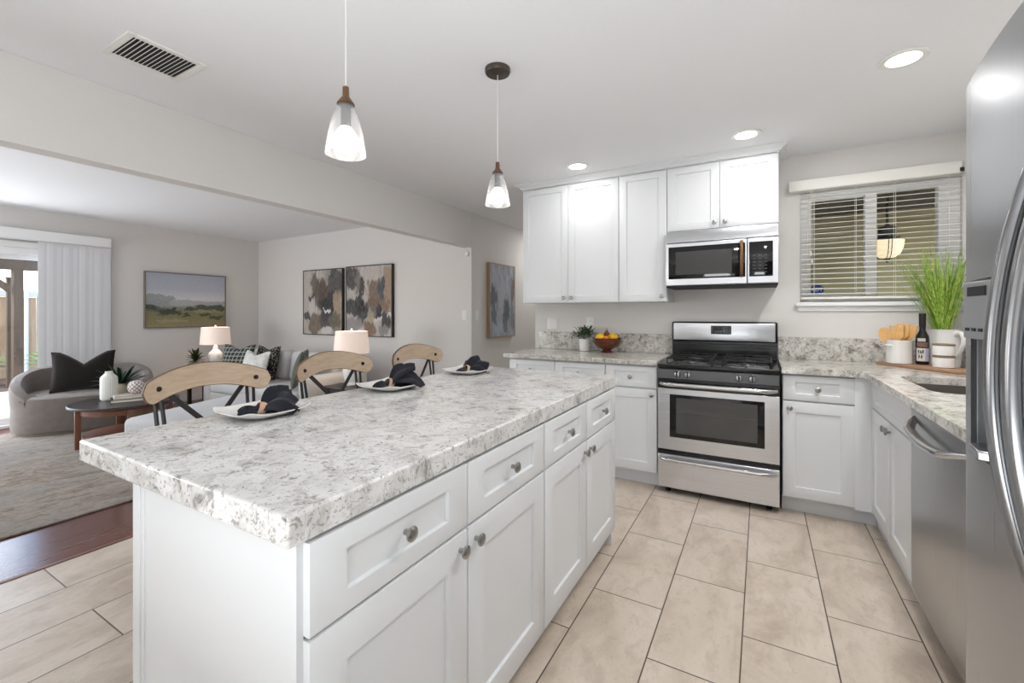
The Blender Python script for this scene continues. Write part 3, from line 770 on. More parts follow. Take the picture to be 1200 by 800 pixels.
# ------------------------------------------------------------------ window blind, sticker
t = thing('window_blind', 'white horizontal slatted blind hanging over the kitchen window', 'blind', (.66, YB-.03, 1.40))
bm = bmesh.new(); rbox(bm, .18, 1.128, YB-.075, YB-.001, 2.192, 2.272, .008, 2); obj('valance', bm, 'blind', t)
obj('valance_clip', B((1.115, 1.135, YB-.082, YB-.02, 2.20, 2.225)), 'darkmetal', t)
bm = bmesh.new()
NS = 21; z0 = 1.412; dz = (2.185-z0)/NS
for k in range(NS):
    z = z0+dz*(k+.5); rows = []
    for q in range(5):
        u = -1+q*.5
        rows.append([(.262, YB-.032+.024*u, z+.0012*(1-u*u)+.0035*u), (1.135, YB-.032+.024*u, z+.0012*(1-u*u)+.0035*u)])
    rows2 = [[(p[0], p[1], p[2]-.0024) for p in r] for r in reversed(rows)]
    quadmesh(bm, rows+rows2, close_u=True)
obj('slats', bm, 'blind', t, smooth=False)
obj('bottom_rail', B((.262, 1.135, YB-.056, YB-.006, 1.388, 1.404)), 'blind', t, bevel=.003)
bm = bmesh.new()
for x in (.34, .585, .80, 1.07):
    for y in (YB-.058, YB-.007): tube(bm, [(x, y, 1.404), (x, y, 2.2)], .0011, n=5)
obj('ladder_cords', bm, 'blind', t)
bm = T([(.316, YB-.062, 1.72), (.318, YB-.064, 2.2)], .0014, n=5); tube(bm, [(.325, YB-.062, 1.66), (.326, YB-.064, 2.2)], .0014, n=5)
pc = obj('pull_cord', bm, 'blind', t)
obj('tassel', lathe(L([(.003, 1.745), (.007, 1.72), (.004, 1.71)], (.316, YB-.062, 0), n=8), [(.003, 1.685), (.007, 1.66), (.004, 1.65)], (.325, YB-.062, 0), n=8), 'blind', pc)
t = thing('security_sticker', 'small blue octagonal ADT sticker in the window corner', 'sticker', (.366, YB+.062, 1.422))
oct_ = [(.366+.047*math.cos(PI/8+k*PI/4), YB+.0655, 1.462+.040*math.sin(PI/8+k*PI/4)) for k in range(8)]
obj('decal', prism(bmesh.new(), oct_, (0, -.001, 0)), 'stickerblue', t, smooth=False)
text('lettering', 'ADT', .036, 'lettering', t, Matrix.Translation((.366, YB+.064, 1.463)) @ Matrix.Rotation(PI/2, 4, 'X'))

# ------------------------------------------------------------------ outside the kitchen window
struct('wall_exterior', B((-1.0, 4.5, 6.3, 6.4, -.1, 2.7)), 'stucco', smooth=False)
struct('wall_exterior_side', B((3.5, 3.6, 4.2, 6.3, -.1, 2.7)), 'stucco', smooth=False)
struct('ceiling_porch', B((-1.0, 3.5, 4.12, 6.3, 2.42, 2.47)), 'porchwood', smooth=False)
struct('ground', B((XL-8, XL-.14, -8, 8, -.16, -.06)), 'mulch', smooth=False)
struct('ground_porch', B((-1.0, 4.5, 4.12, 6.3, -.16, -.1)), 'concrete', smooth=False)
t = thing('porch_lamp', 'amber glass bowl lamp glowing beyond the kitchen window', 'lamp', (1.06, 5.5, 1.78))
obj('bowl', L([(.012, 1.815), (.06, 1.825), (.10, 1.86), (.122, 1.92), (.13, 1.985)], (1.06, 5.5, 0), cap=False, n=28), 'amber', t)
obj('finial', L([(.005, 1.775), (.014, 1.785), (.008, 1.795), (.035, 1.808), (.036, 1.815), (.01, 1.818)], (1.06, 5.5, 0), n=16), 'blackpaint', t)
bm = bmesh.new()
for a in (0, 2*PI/3, 4*PI/3):
    ca, sa = math.cos(a-PI/2), math.sin(a-PI/2)
    for q in (-.012, .012):
        tube(bm, [(1.06+ca*r-sa*q, 5.5+sa*r+ca*q, z) for r, z in ((.02, 1.815), (.065, 1.822), (.105, 1.858), (.127, 1.92), (.135, 1.985), (.10, 2.04))], .004, n=6)
obj('strap', bm, 'blackpaint', t)
obj('canopy', L([(.13, 1.985), (.132, 1.992), (.075, 2.01), (.07, 2.02), (.07, 2.12), (.03, 2.13), (.012, 2.15), (.012, 2.42)], (1.06, 5.5, 0), n=24), 'blackpaint', t)
light_point('glow', (1.06, 5.5, 1.93), 44, t, (1, .75, .4), .05)

# ------------------------------------------------------------------ outside the patio door
struct('ground_patio', B((XL-3.7, XL-.14, -3, 5, -.059, -.03)), 'concrete', smooth=False)
PX = -11.3
t = thing('pergola', 'weathered brown timber pergola posts and beam seen through patio door', 'pergola', (PX, 2.4, -.06))
for y0, y1 in ((2.36, 2.48), (.2, .32)): obj('post', B((PX-.08, PX+.08, y0, y1, -.06, 2.05)), 'post', t, bevel=.006)
obj('beam', B((PX-.07, PX+.07, -1.2, 3.6, 2.04, 2.29)), 'post', t, bevel=.006)
obj('brace', prism(bmesh.new(), [(PX-.04, 2.33, 1.62), (PX-.04, 2.33, 1.76), (PX-.04, 2.02, 2.045), (PX-.04, 1.90, 2.045)], (.08, 0, 0)), 'post', t)
t = thing('slim_post', 'thin dark timber post standing just behind the pergola post', 'post', (-11.75, 2.41, -.06))
obj('shaft', B((-11.79, -11.71, 2.385, 2.435, -.06, 1.9)), 'post', t)
obj('cap', B((-11.80, -11.70, 2.375, 2.445, 1.9, 1.93)), 'post', t)
t = thing('white_pole', 'slender white pole in the garden behind the pergola', 'pole', (-13.2, 2.955, -.06))
obj('shaft', L([(.03, -.06), (.03, 1.75)], (-13.2, 2.955, 0), n=14), 'trim', t)
obj('cap', L([(.06, 1.75), (.06, 1.77), (.02, 1.80)], (-13.2, 2.955, 0), n=14), 'trim', t)
t = thing('garden_fence', 'tan wooden board fence at the back of the garden', 'fence', (-13.6, 2.0, -.06))
bm = bmesh.new()
for k in range(44):
    y = -3+k*.2; box(bm, -13.62, -13.60, y, y+.19, -.06, 1.62+.004*((k*7) % 5))
obj('boards', bm, 'fence', t, smooth=False)
obj('top_rail', B((-13.66, -13.56, -3, 5.8, 1.63, 1.75)), plain('pale_rail', C(206, 198, 184), .8), t)
def strapleaf(bm, base, az, el, ln, w, droop=.6, n=6, fold=.25):
    d = Vector((math.cos(az), math.sin(az), 0)); s = Vector((-math.sin(az), math.cos(az), 0)); p = Vector(base); e = el; rows = []
    for k in range(n+1):
        u = k/n; ww = w*(.55+.9*u)*(1-u)**.55 if u < 1 else .0005
        ww = max(ww, .0006)
        up = Vector((-d.x*math.sin(e), -d.y*math.sin(e), math.cos(e)))
        rows.append([tuple(p-s*ww+up*ww*fold), tuple(p), tuple(p+s*ww+up*ww*fold)])
        p = p+(d*math.cos(e)+Vector((0, 0, 1))*math.sin(e))*(ln/n); e -= droop/n
    quadmesh(bm, rows)
rnd = random.Random(3)
for (x, y, lab) in ((-12.35, 2.08, 'bright green agave left of the timber pergola post'), (-12.1, 3.10, 'bright green agave right of the timber pergola post')):
    t = thing('agave_plant', lab, 'plant', (x, y, -.06), 'agaves along the garden fence')
    bm = bmesh.new()
    for k in range(70):
        strapleaf(bm, (x, y, .26), rnd.uniform(0, 2*PI), rnd.uniform(.25, 1.35), rnd.uniform(.42, .54), rnd.uniform(.055, .075), .8)
    obj('leaves', bm, 'leafgreen', t)
    obj('trunk', L([(.07, -.06), (.05, .27)], (x, y, 0), n=10), 'mulch', t)

# ------------------------------------------------------------------ ceiling fittings
def downlight(lab, x, y, p):
    t = thing('recessed_light', lab, 'ceiling light', (x, y, CZ), 'recessed ceiling lights')
    obj('trim_ring', L([(.094, CZ-.0005), (.094, CZ-.004), (.088, CZ-.008), (.066, CZ-.006), (.066, CZ-.0005)], (x, y, 0), n=36), 'plastic', t)
    obj('diffuser', L([(.066, CZ-.0052), (.064, CZ-.0058), (.001, CZ-.006)], (x, y, 0), n=36), 'led', t)
    l = bpy.data.lights.new('glow', 'AREA'); l.shape = 'DISK'; l.size = .12; l.energy = p; l.color = (1, .99, .975)
    o = bpy.data.objects.new('glow', l); COL.objects.link(o); o.parent = t; o.location = (0, 0, -.012)
DL = 2.1
downlight('round recessed ceiling light nearest the refrigerator', .58, 2.70, 9)
downlight('added unseen recessed fill light brightening the aisle beside the refrigerator', .32, 1.75, 8.5)  # added out of view to brighten the aisle floor and cabinet fronts
downlight('round recessed ceiling light above the microwave cabinet', -.09, 3.33, DL*.85)
downlight('round recessed ceiling light above the left wall cabinets', -1.30, 3.37, DL*.85)
downlight('added unseen recessed fill light brightening the hall beyond the left cabinets', -2.45, 5.9, 5)  # added, hidden by the cabinets, to lift the dark hall and blue painting
t = thing('air_vent', 'white rectangular ceiling air vent with dark slots', 'vent', (-2.455, .965, CZ))
vx0, vx1, vy0, vy1 = -2.615, -2.322, .815, 1.125
obj('frame', B((vx0, vx1, vy0, vy0+.03, CZ-.008, CZ), (vx0, vx1, vy1-.03, vy1, CZ-.008, CZ), (vx0, vx0+.03, vy0+.03, vy1-.03, CZ-.008, CZ), (vx1-.03, vx1, vy0+.03, vy1-.03, CZ-.008, CZ)), 'plastic', t, bevel=.003)
obj('duct', B((vx0+.028, vx1-.028, vy0+.028, vy1-.028, CZ-.0016, CZ-.0006)), 'blackmat', t, smooth=False)
bm = bmesh.new()
for k in range(15):
    y = vy0+.036+k*.0168
    prism(bm, [(vx0+.03, y, CZ-.007), (vx0+.03, y+.0035, CZ-.007), (vx0+.03, y+.0085, CZ-.002), (vx0+.03, y+.005, CZ-.002)], (vx1-vx0-.06, 0, 0))
obj('slats', bm, 'plastic', t, smooth=False)

def pendant(lab, x, y, dz, cordlab=None):
    t = thing('pendant_light', lab, 'pendant lamp', (x, y, CZ), 'pendants over the island')
    obj('canopy', L([(.062, CZ-.0005), (.062, CZ-.016), (.058, CZ-.024), (.02, CZ-.028), (.006, CZ-.03)], (x, y, 0), n=30), plain('canopy_bronze', C(92, 84, 78), .3, metal=.8), t)
    zt = 2.024+dz
    obj('cord', T([(x, y, CZ-.028), (x, y, zt)], .0018, n=8), plain('clear_cord', C(226, 226, 226), .3), t)
    s_ = obj('socket', L([(.004, zt+.002), (.0095, zt-.002), (.0105, zt-.03), (.013, zt-.034), (.026, zt-.052), (.027, zt-.056), (.004, zt-.056)], (x, y, 0), n=22), 'bronze', t)
    zs = zt-.056
    prof = [(.022, 0), (.025, -.006), (.026, -.016), (.032, -.026), (.039, -.042), (.046, -.066), (.0515, -.092), (.0555, -.118), (.0585, -.138), (.0600, -.150), (.0605, -.155)]
    inner = [(r-.0025, z) for r, z in reversed(prof)]
    obj('glass_shade', L([(r, zs+z) for r, z in prof+inner], (x, y, 0), n=36, cap=False), 'pendantglass', t)
    b_ = obj('bulb', L([(.016, zs-.070), (.024, zs-.080), (.034, zs-.098), (.037, zs-.114), (.033, zs-.132), (.022, zs-.146), (.006, zs-.151)], (x, y, 0), n=22), 'bulb', t)
    obj('lamp_holder', L([(.014, zs-.004), (.015, zs-.04), (.0145, zs-.071)], (x, y, 0), n=20), 'panelgrey', t)
    light_point('glow', (x, y, zs-.185), .9, t, (1, .96, .9), .035)
pendant('glass pendant lamp hanging nearer the camera, over near half of island', -1.123, .934, -.036)
pendant('glass pendant lamp hanging farther away, beside the wall cabinets', -1.123, 1.838, 0)

# ------------------------------------------------------------------ wall plates
def plate(name, lab, cat, FM, w, h, kind):
    t = thing(name, lab, cat, tuple(FM.translation))
    bm = bmesh.new(); rbox(bm, -w/2, w/2, -.006, -.0005, -h/2, h/2, .0025, 2); p_ = obj('face_plate', xf(bm, FM), 'plastic', t)
    if kind == 'double':
        for q in (-w/4, w/4): bm = bmesh.new(); rbox(bm, q-.017, q+.017, -.009, -.005, -.034, .034, .0015, 2); obj('rocker', xf(bm, FM), 'trim', t)
    elif kind == 'single':
        bm = bmesh.new(); rbox(bm, -.017, .017, -.009, -.005, -.034, .034, .0015, 2); obj('rocker', xf(bm, FM), 'trim', t)
    else:
        for q in (-.02, .02):
            bm = bmesh.new(); rbox(bm, -.017, .017, -.008, -.005, q-.015, q+.015, .0014, 2); r_ = obj('receptacle', xf(bm, FM), 'trim', t)
            obj('slots', xf(B((-.007, -.005, -.0086, -.0078, q-.004, q+.006), (.005, .007, -.0086, -.0078, q-.004, q+.006)), FM), 'blackmat', r_, smooth=False)
plate('light_switch', 'white double rocker switch above the left granite upstand', 'switch', FACE_MY(-1.79, YB, 1.185), .118, .118, 'double')
plate('wall_outlet', 'white wall outlet above the small potted plant', 'outlet', FACE_MY(-1.40, YB, 1.19), .072, .118, 'outlet')
plate('light_switch', 'white switch plate on the living room wall near the corner', 'switch', FACE_MY(-3.10, YF, 1.264), .072, .118, 'single')
plate('light_switch', 'white switch plate in the hall beside the blue painting', 'switch', FACE_PX(HX, 4.42, 1.264), .072, .118, 'single')
t = thing('wall_sensor', 'small round white sensor high at the living room wall corner', 'sensor', (-3.06, YF, 2.0))
obj('housing', L([(.030, YF-.0005), (.030, YF-.012), (.024, YF-.02), (.004, YF-.022)], (-3.06, 0, 1.995), axis='y', n=24), 'plastic', t)
obj('ring', L([(.016, YF-.0205), (.016, YF-.023), (.012, YF-.023), (.012, YF-.0205)], (-3.06, 0, 1.995), axis='y', n=20), 'trim', t)

# ------------------------------------------------------------------ paintings
def painting_mat(name, W, H, base, patches, axis, org, vs=.35):
    """patches: (cx, cz, rx, rz, colour) in 0..1 of the canvas, brushed with noise"""
    t = NT(name)
    tc = t.new('ShaderNodeTexCoord'); sp = t.new('ShaderNodeSeparateXYZ'); t.l.new(tc.outputs['Object'], sp.inputs[0])
    h = sp.outputs[0] if axis[0] == 'x' else sp.outputs[1]
    u = t.math('DIVIDE', t.math('SUBTRACT', h, org[0]), W)
    v = t.math('DIVIDE', t.math('SUBTRACT', sp.outputs[2], org[1]), H)
    cv = t.new('ShaderNodeCombineXYZ'); t.l.new(u, cv.inputs[0]); t.l.new(v, cv.inputs[1])
    mp = t.new('ShaderNodeMapping'); t.l.new(cv.outputs[0], mp.inputs[0]); mp.inputs['Scale'].default_value = (1, vs, 1)
    nz = t.new('ShaderNodeTexNoise'); t.l.new(mp.outputs[0], nz.inputs['Vector']); nz.inputs['Scale'].default_value = 10; nz.inputs['Detail'].default_value = 6; nz.inputs['Roughness'].default_value = .65
    s2 = t.new('ShaderNodeSeparateColor'); t.l.new(nz.outputs['Color'], s2.inputs[0])
    uu = t.math('ADD', u, t.math('MULTIPLY', t.math('SUBTRACT', s2.outputs[0], .5), .34))
    vv = t.math('ADD', v, t.math('MULTIPLY', t.math('SUBTRACT', s2.outputs[1], .5), (.34 if vs < 1 else .2)))
    col = base(t, uu, vv, u, v, nz.outputs['Fac'])
    for cx, cz, rx, rz, c in patches:
        a = t.math('ABSOLUTE', t.math('DIVIDE', t.math('SUBTRACT', uu, cx), rx)); b = t.math('ABSOLUTE', t.math('DIVIDE', t.math('SUBTRACT', vv, cz), rz))
        d = t.math('POWER', t.math('ADD', t.math('POWER', a, 3), t.math('POWER', b, 3)), .333)
        mr = t.new('ShaderNodeMapRange'); t.l.new(d, mr.inputs[0]); mr.inputs[1].default_value = 1.08; mr.inputs[2].default_value = .85
        col = t.mix(t.math('MULTIPLY', mr.outputs[0], .92), col, C(*c))
    st = t.noise(mp.outputs[0], 40, 4, .6); col = t.mix(.12, col, t.ramp(st, [(.3, (.1, .1, .1, 1)), (.7, (.8, .8, .8, 1))]))
    t.set(color=col, rough=.7, spec=.2); return t.m
def streak(c1, c2, c3):
    return lambda t, uu, vv, u, v, n: t.ramp(n, [(.35, C(*c1)), (.5, C(*c2)), (.65, C(*c3))])
BL = (28, 28, 32); BR = (92, 75, 62); TN = (160, 138, 114); WH = (214, 208, 204); DG = (56, 53, 51); GR = (150, 144, 140); OL = (96, 92, 74); PU = (58, 48, 54); NV = (52, 56, 68)
P1 = [(.10, .55, .12, .45, (186, 178, 172)), (.30, .78, .10, .2, OL), (.45, .62, .16, .24, BR), (.80, .78, .22, .22, DG), (.62, .5, .2, .18, BL), (.52, .68, .14, .12, (84, 66, 54)), (.88, .36, .12, .32, TN), (.22, .38, .09, .14, (200, 194, 194)), (.60, .40, .16, .2, BL), (.58, .22, .16, .16, PU), (.30, .16, .16, .16, (112, 92, 74)), (.62, .375, .09, .018, (240, 238, 236)), (.80, .22, .14, .14, OL), (.10, .28, .08, .06, DG), (.60, .06, .14, .06, WH), (.90, .06, .1, .06, (140, 130, 122)), (.22, .58, .1, .03, BL), (.62, .88, .05, .12, (150, 150, 140))]
P2 = [(.12, .84, .12, .16, DG), (.34, .70, .05, .18, BL), (.26, .78, .06, .2, (120, 110, 104)), (.55, .84, .16, .16, (196, 186, 180)), (.62, .62, .12, .2, (116, 94, 76)), (.80, .66, .08, .2, NV), (.93, .60, .09, .40, TN), (.20, .42, .22, .14, BL), (.36, .36, .12, .18, BL), (.58, .46, .14, .10, (118, 92, 70)), (.60, .36, .14, .1, (112, 100, 100)), (.72, .38, .05, .12, BL), (.86, .44, .12, .08, (128, 102, 78)), (.55, .24, .08, .14, (170, 160, 130)), (.18, .14, .2, .12, GR), (.34, .06, .12, .08, WH), (.86, .24, .10, .12, BL), (.70, .27, .10, .03, WH), (.95, .30, .06, .03, WH), (.52, .10, .12, .1, (126, 96, 70)), (.82, .08, .1, .08, (140, 134, 132))]
def abstract(lab, x0, x1, z0, z1, patches, seed):
    t = thing('framed_painting', lab, 'painting', ((x0+x1)/2, YF, z0), 'pair of abstract paintings')
    d = .045; f = .012
    obj('frame', B((x0, x0+f, YF-d, YF-.001, z0, z1), (x1-f, x1, YF-d, YF-.001, z0, z1), (x0+f, x1-f, YF-d, YF-.001, z0, z0+f), (x0+f, x1-f, YF-d, YF-.001, z1-f, z1)), 'blackpaint', t, bevel=.001)
    m = painting_mat('abstract_paint_%d' % seed, x1-x0, z1-z0, streak((168, 158, 148), (190, 182, 176), (206, 200, 196)), patches, 'x', (x0-(x0+x1)/2, 0))
    obj('canvas', B((x0+f, x1-f, YF-d+.006, YF-.002, z0+f, z1-f)), m, t, smooth=False)
abstract('black-framed brown and black abstract canvas, left of the pair', -6.09, -5.21, .965, 1.935, P1, 1)
abstract('black-framed abstract canvas with dark blot, right of the pair', -5.135, -4.243, .965, 1.945, P2, 2)
def landscape():
    y0, y1, z0, z1 = 2.734, 3.775, 1.08, 1.862
    t = thing('framed_painting', 'framed landscape painting of hills and green fields', 'painting', (XL, (y0+y1)/2, z0))
    d, f = .04, .014
    obj('frame', B((XL+.001, XL+d, y0, y0+f, z0, z1), (XL+.001, XL+d, y1-f, y1, z0, z1), (XL+.001, XL+d, y0+f, y1-f, z0, z0+f), (XL+.001, XL+d, y0+f, y1-f, z1-f, z1)), plain('grey_wood_frame', C(120, 108, 98), .5), t, bevel=.001)
    def base(tt, uu, vv, u, v, n):
        hl = tt.math('ADD', v, tt.math('MULTIPLY', tt.math('SUBTRACT', uu, u), .25))
        return tt.ramp(hl, [(0, C(150, 142, 104)), (.12, C(136, 128, 84)), (.27, C(122, 120, 76)), (.34, C(116, 122, 104)), (.40, C(150, 156, 152)), (.47, C(178, 182, 184)), (.52, C(206, 208, 214)), (.7, C(178, 184, 198)), (1, C(170, 176, 194))])
    p = [(.14, .50, .20, .10, (142, 150, 152)), (.5, .46, .2, .05, (164, 170, 170)), (.85, .45, .25, .05, (156, 162, 162)), (.08, .365, .10, .05, (42, 52, 38)), (.28, .29, .12, .07, (36, 46, 28)), (.52, .335, .07, .03, (44, 54, 38)), (.80, .37, .24, .05, (50, 62, 44)), (.62, .335, .10, .02, (66, 76, 52)), (.48, .24, .06, .02, (54, 60, 36)), (.72, .23, .06, .03, (48, 56, 34)), (.88, .18, .10, .035, (56, 64, 40)), (.75, .30, .2, .02, (150, 142, 96)), (.3, .12, .2, .03, (162, 150, 108))]
    m = painting_mat('landscape_paint', y1-y0, z1-z0, base, p, 'y', (-(y1-y0)/2, 0), 1.0)
    obj('canvas', B((XL+.002, XL+d-.006, y0+f, y1-f, z0+f, z1-f)), m, t, smooth=False)
landscape()
def bluepic():
    y0, y1, z0, z1 = 4.641, 5.29, .975, 1.925
    t = thing('framed_painting', 'tall blue-grey abstract painting in oak frame on the hall wall', 'painting', (HX, (y0+y1)/2, z0))
    d, f = .05, .012
    obj('frame', B((HX+.001, HX+d, y0, y0+f, z0, z1), (HX+.001, HX+d, y1-f, y1, z0, z1), (HX+.001, HX+d, y0+f, y1-f, z0, z0+f), (HX+.001, HX+d, y0+f, y1-f, z1-f, z1)), 'artframe', t, bevel=.001)
    p = [(.2, .75, .12, .2, (170, 176, 186)), (.12, .68, .07, .06, (84, 98, 104)), (.14, .53, .14, .11, (92, 106, 110)), (.16, .33, .10, .14, (104, 116, 120)), (.62, .36, .12, .17, (84, 98, 102)), (.60, .18, .1, .12, (112, 122, 128)), (.45, .55, .12, .25, (176, 180, 190)), (.9, .65, .06, .2, (126, 112, 106)), (.9, .3, .07, .2, (128, 136, 144)), (.35, .12, .2, .08, (176, 186, 204))]
    m = painting_mat('blue_paint', y1-y0, z1-z0, streak((140, 146, 158), (164, 168, 178), (184, 188, 196)), p, 'y', (-(y1-y0)/2, 0))
    obj('canvas', B((HX+.002, HX+d-.004, y0+f, y1-f, z0+f, z1-f)), m, t, smooth=False)
bluepic()

# ------------------------------------------------------------------ stools
def make_stool(lab, yc, xw=-1.935):
    t = thing('counter_stool', lab, 'stool', (xw, yc, 0), 'stools along the island')
    o = lambda n, bm, m, **k: obj(n, bm, m, k.pop('parent', t), world=False, **k)
    bm = bmesh.new()
    rows = []
    for k in range(28):
        a = 2*PI*k/28; ca, sa = math.cos(a), math.sin(a)
        rx = .175*abs(ca)**.0*1; px = .18*math.copysign(abs(ca)**.7, ca); py = .185*math.copysign(abs(sa)**.7, sa)
        rows.append([(0, 0, .655), (px*.96, py*.96, .655), (px, py, .662), (px, py, .682), (px*.96, py*.96, .689), (px*.5, py*.5, .680), (0, 0, .677)])
    quadmesh(bm, rows, close_u=True); bmesh.ops.remove_doubles(bm, verts=bm.verts, dist=1e-5)
    o('seat', bm, 'seatwood')
    for sx in (-1, 1):
        for sy in (-1, 1):
            o('leg', T([(sx*.12, sy*.12, .655), (sx*.185, sy*.185, 0.0)], .012, n=10), 'darkmetal')
    bm = bmesh.new(); q = .165; tube(bm, [(-q, -q, .2), (q, -q, .2)], .009); tube(bm, [(-q, q, .2), (q, q, .2)], .009); tube(bm, [(q, -q, .22), (q, q, .22)], .009); tube(bm, [(-q, -q, .22), (-q, q, .22)], .009)
    o('footrest', bm, 'darkmetal')
    xb = lambda y: -.2+.06*(y/.255)**2
    for sy in (-1, 1):
        bm = bmesh.new()
        for q in (.172, .198):
            y = sy*q
            tube(bm, [(-.14, sy*(q-.03), .66), (-.175, sy*(q-.006), .78), (xb(y)-.030, y, .93), (xb(y)-.030, y, 1.0)], .0075, n=8)
        o('back_post', bm, 'darkmetal')
        bm = bmesh.new()
        a = Vector((xb(.17)-.024-.002*sy, sy*.172, .975)); b = Vector((-.135-.006*sy, -sy*.10, .672)); w = Vector((0, .303, -.272*sy)).normalized()*.0105; tt = Vector((.0025, 0, 0))
        vs = [bm.verts.new(p) for p in (a-w-tt, a+w-tt, b+w-tt, b-w-tt, a-w+tt, a+w+tt, b+w+tt, b-w+tt)]
        for f in ((0, 1, 2, 3), (4, 5, 6, 7), (0, 1, 5, 4), (1, 2, 6, 5), (2, 3, 7, 6), (3, 0, 4, 7)): bm.faces.new([vs[i] for i in f])
        o('brace', bm, 'darkmetal', smooth=False, bevel=.001)
    # curved wooden back rail
    def rail(th, inset):
        bm = bmesh.new(); rows = []; N = 40; H = .257-inset
        for k in range(N+1):
            y = -H+2*H*k/N; ay = abs(y); hh = .052-inset
            if ay > H-hh: hh = math.sqrt(max(1e-7, hh*hh-(ay-(H-hh))**2))
            zc = .972+.045*(1-min(1, ay/.215)**2)
            x = xb(y)
            rows.append([(x-th, y, zc-hh), (x+.0, y, zc-hh), (x+.0, y, zc+hh), (x-th, y, zc+hh)])
        quadmesh(bm, rows, close_v=True, caps=True); return bm
    br = o('back_rail', rail(.016, .003), 'oak', smooth=50, label='curved light oak back rail')
    bm = rail(.014, 0); bmesh.ops.translate(bm, verts=bm.verts, vec=(-.004, 0, 0)); o('rail_edge', bm, 'oakedge', parent=br, smooth=50)
    for sy in (-1, 1):
        o('bolt', lathe(bmesh.new(), [(.0105, xb(.195)-.002), (.0105, xb(.195)+.002), (.008, xb(.195)+.006), (.002, xb(.195)+.0075)], (0, sy*.195, .981), axis='x', n=16), 'blackmat', parent=br)
    return t
make_stool('oak-backed metal counter stool nearest the camera, by the first plate', 1.03)
make_stool('oak-backed metal counter stool in the middle, by the second plate', 1.677)
make_stool('oak-backed metal counter stool farthest from camera, by the third plate', 2.36)

# ------------------------------------------------------------------ plates, napkins
def make_plate(lab, cx, cy, h=.115):
    bm = bmesh.new(); N = 48
    def ring(s, z, lift):
        r = []
        for k in range(N):
            a = 2*PI*k/N; ca, sa = math.cos(a), math.sin(a)
            px = math.copysign(abs(ca)**.45, ca); py = math.copysign(abs(sa)**.45, sa)
            cor = (abs(ca*sa)*2)**2.5
            r.append((cx+h*s*px, cy+h*s*py, z+lift*cor))
        return r
    z = IZ
    rows = [ring(.001, z+.001, 0), ring(.55, z+.001, 0), ring(.62, z+.002, 0), ring(.9, z+.014, .004), ring(1.0, z+.021, .010), ring(1.0, z+.024, .010), ring(.97, z+.0245, .010), ring(.85, z+.016, .004), ring(.6, z+.007, 0), ring(.001, z+.006, 0)]
    quadmesh(bm, rows, close_v=True); bmesh.ops.remove_doubles(bm, verts=bm.verts, dist=2e-4)
    o = tag(obj('square_plate', bm, 'ceramic', subsurf=1), lab, 'plate', 'place settings on the island'); origin(o, (cx, cy, z)); return o
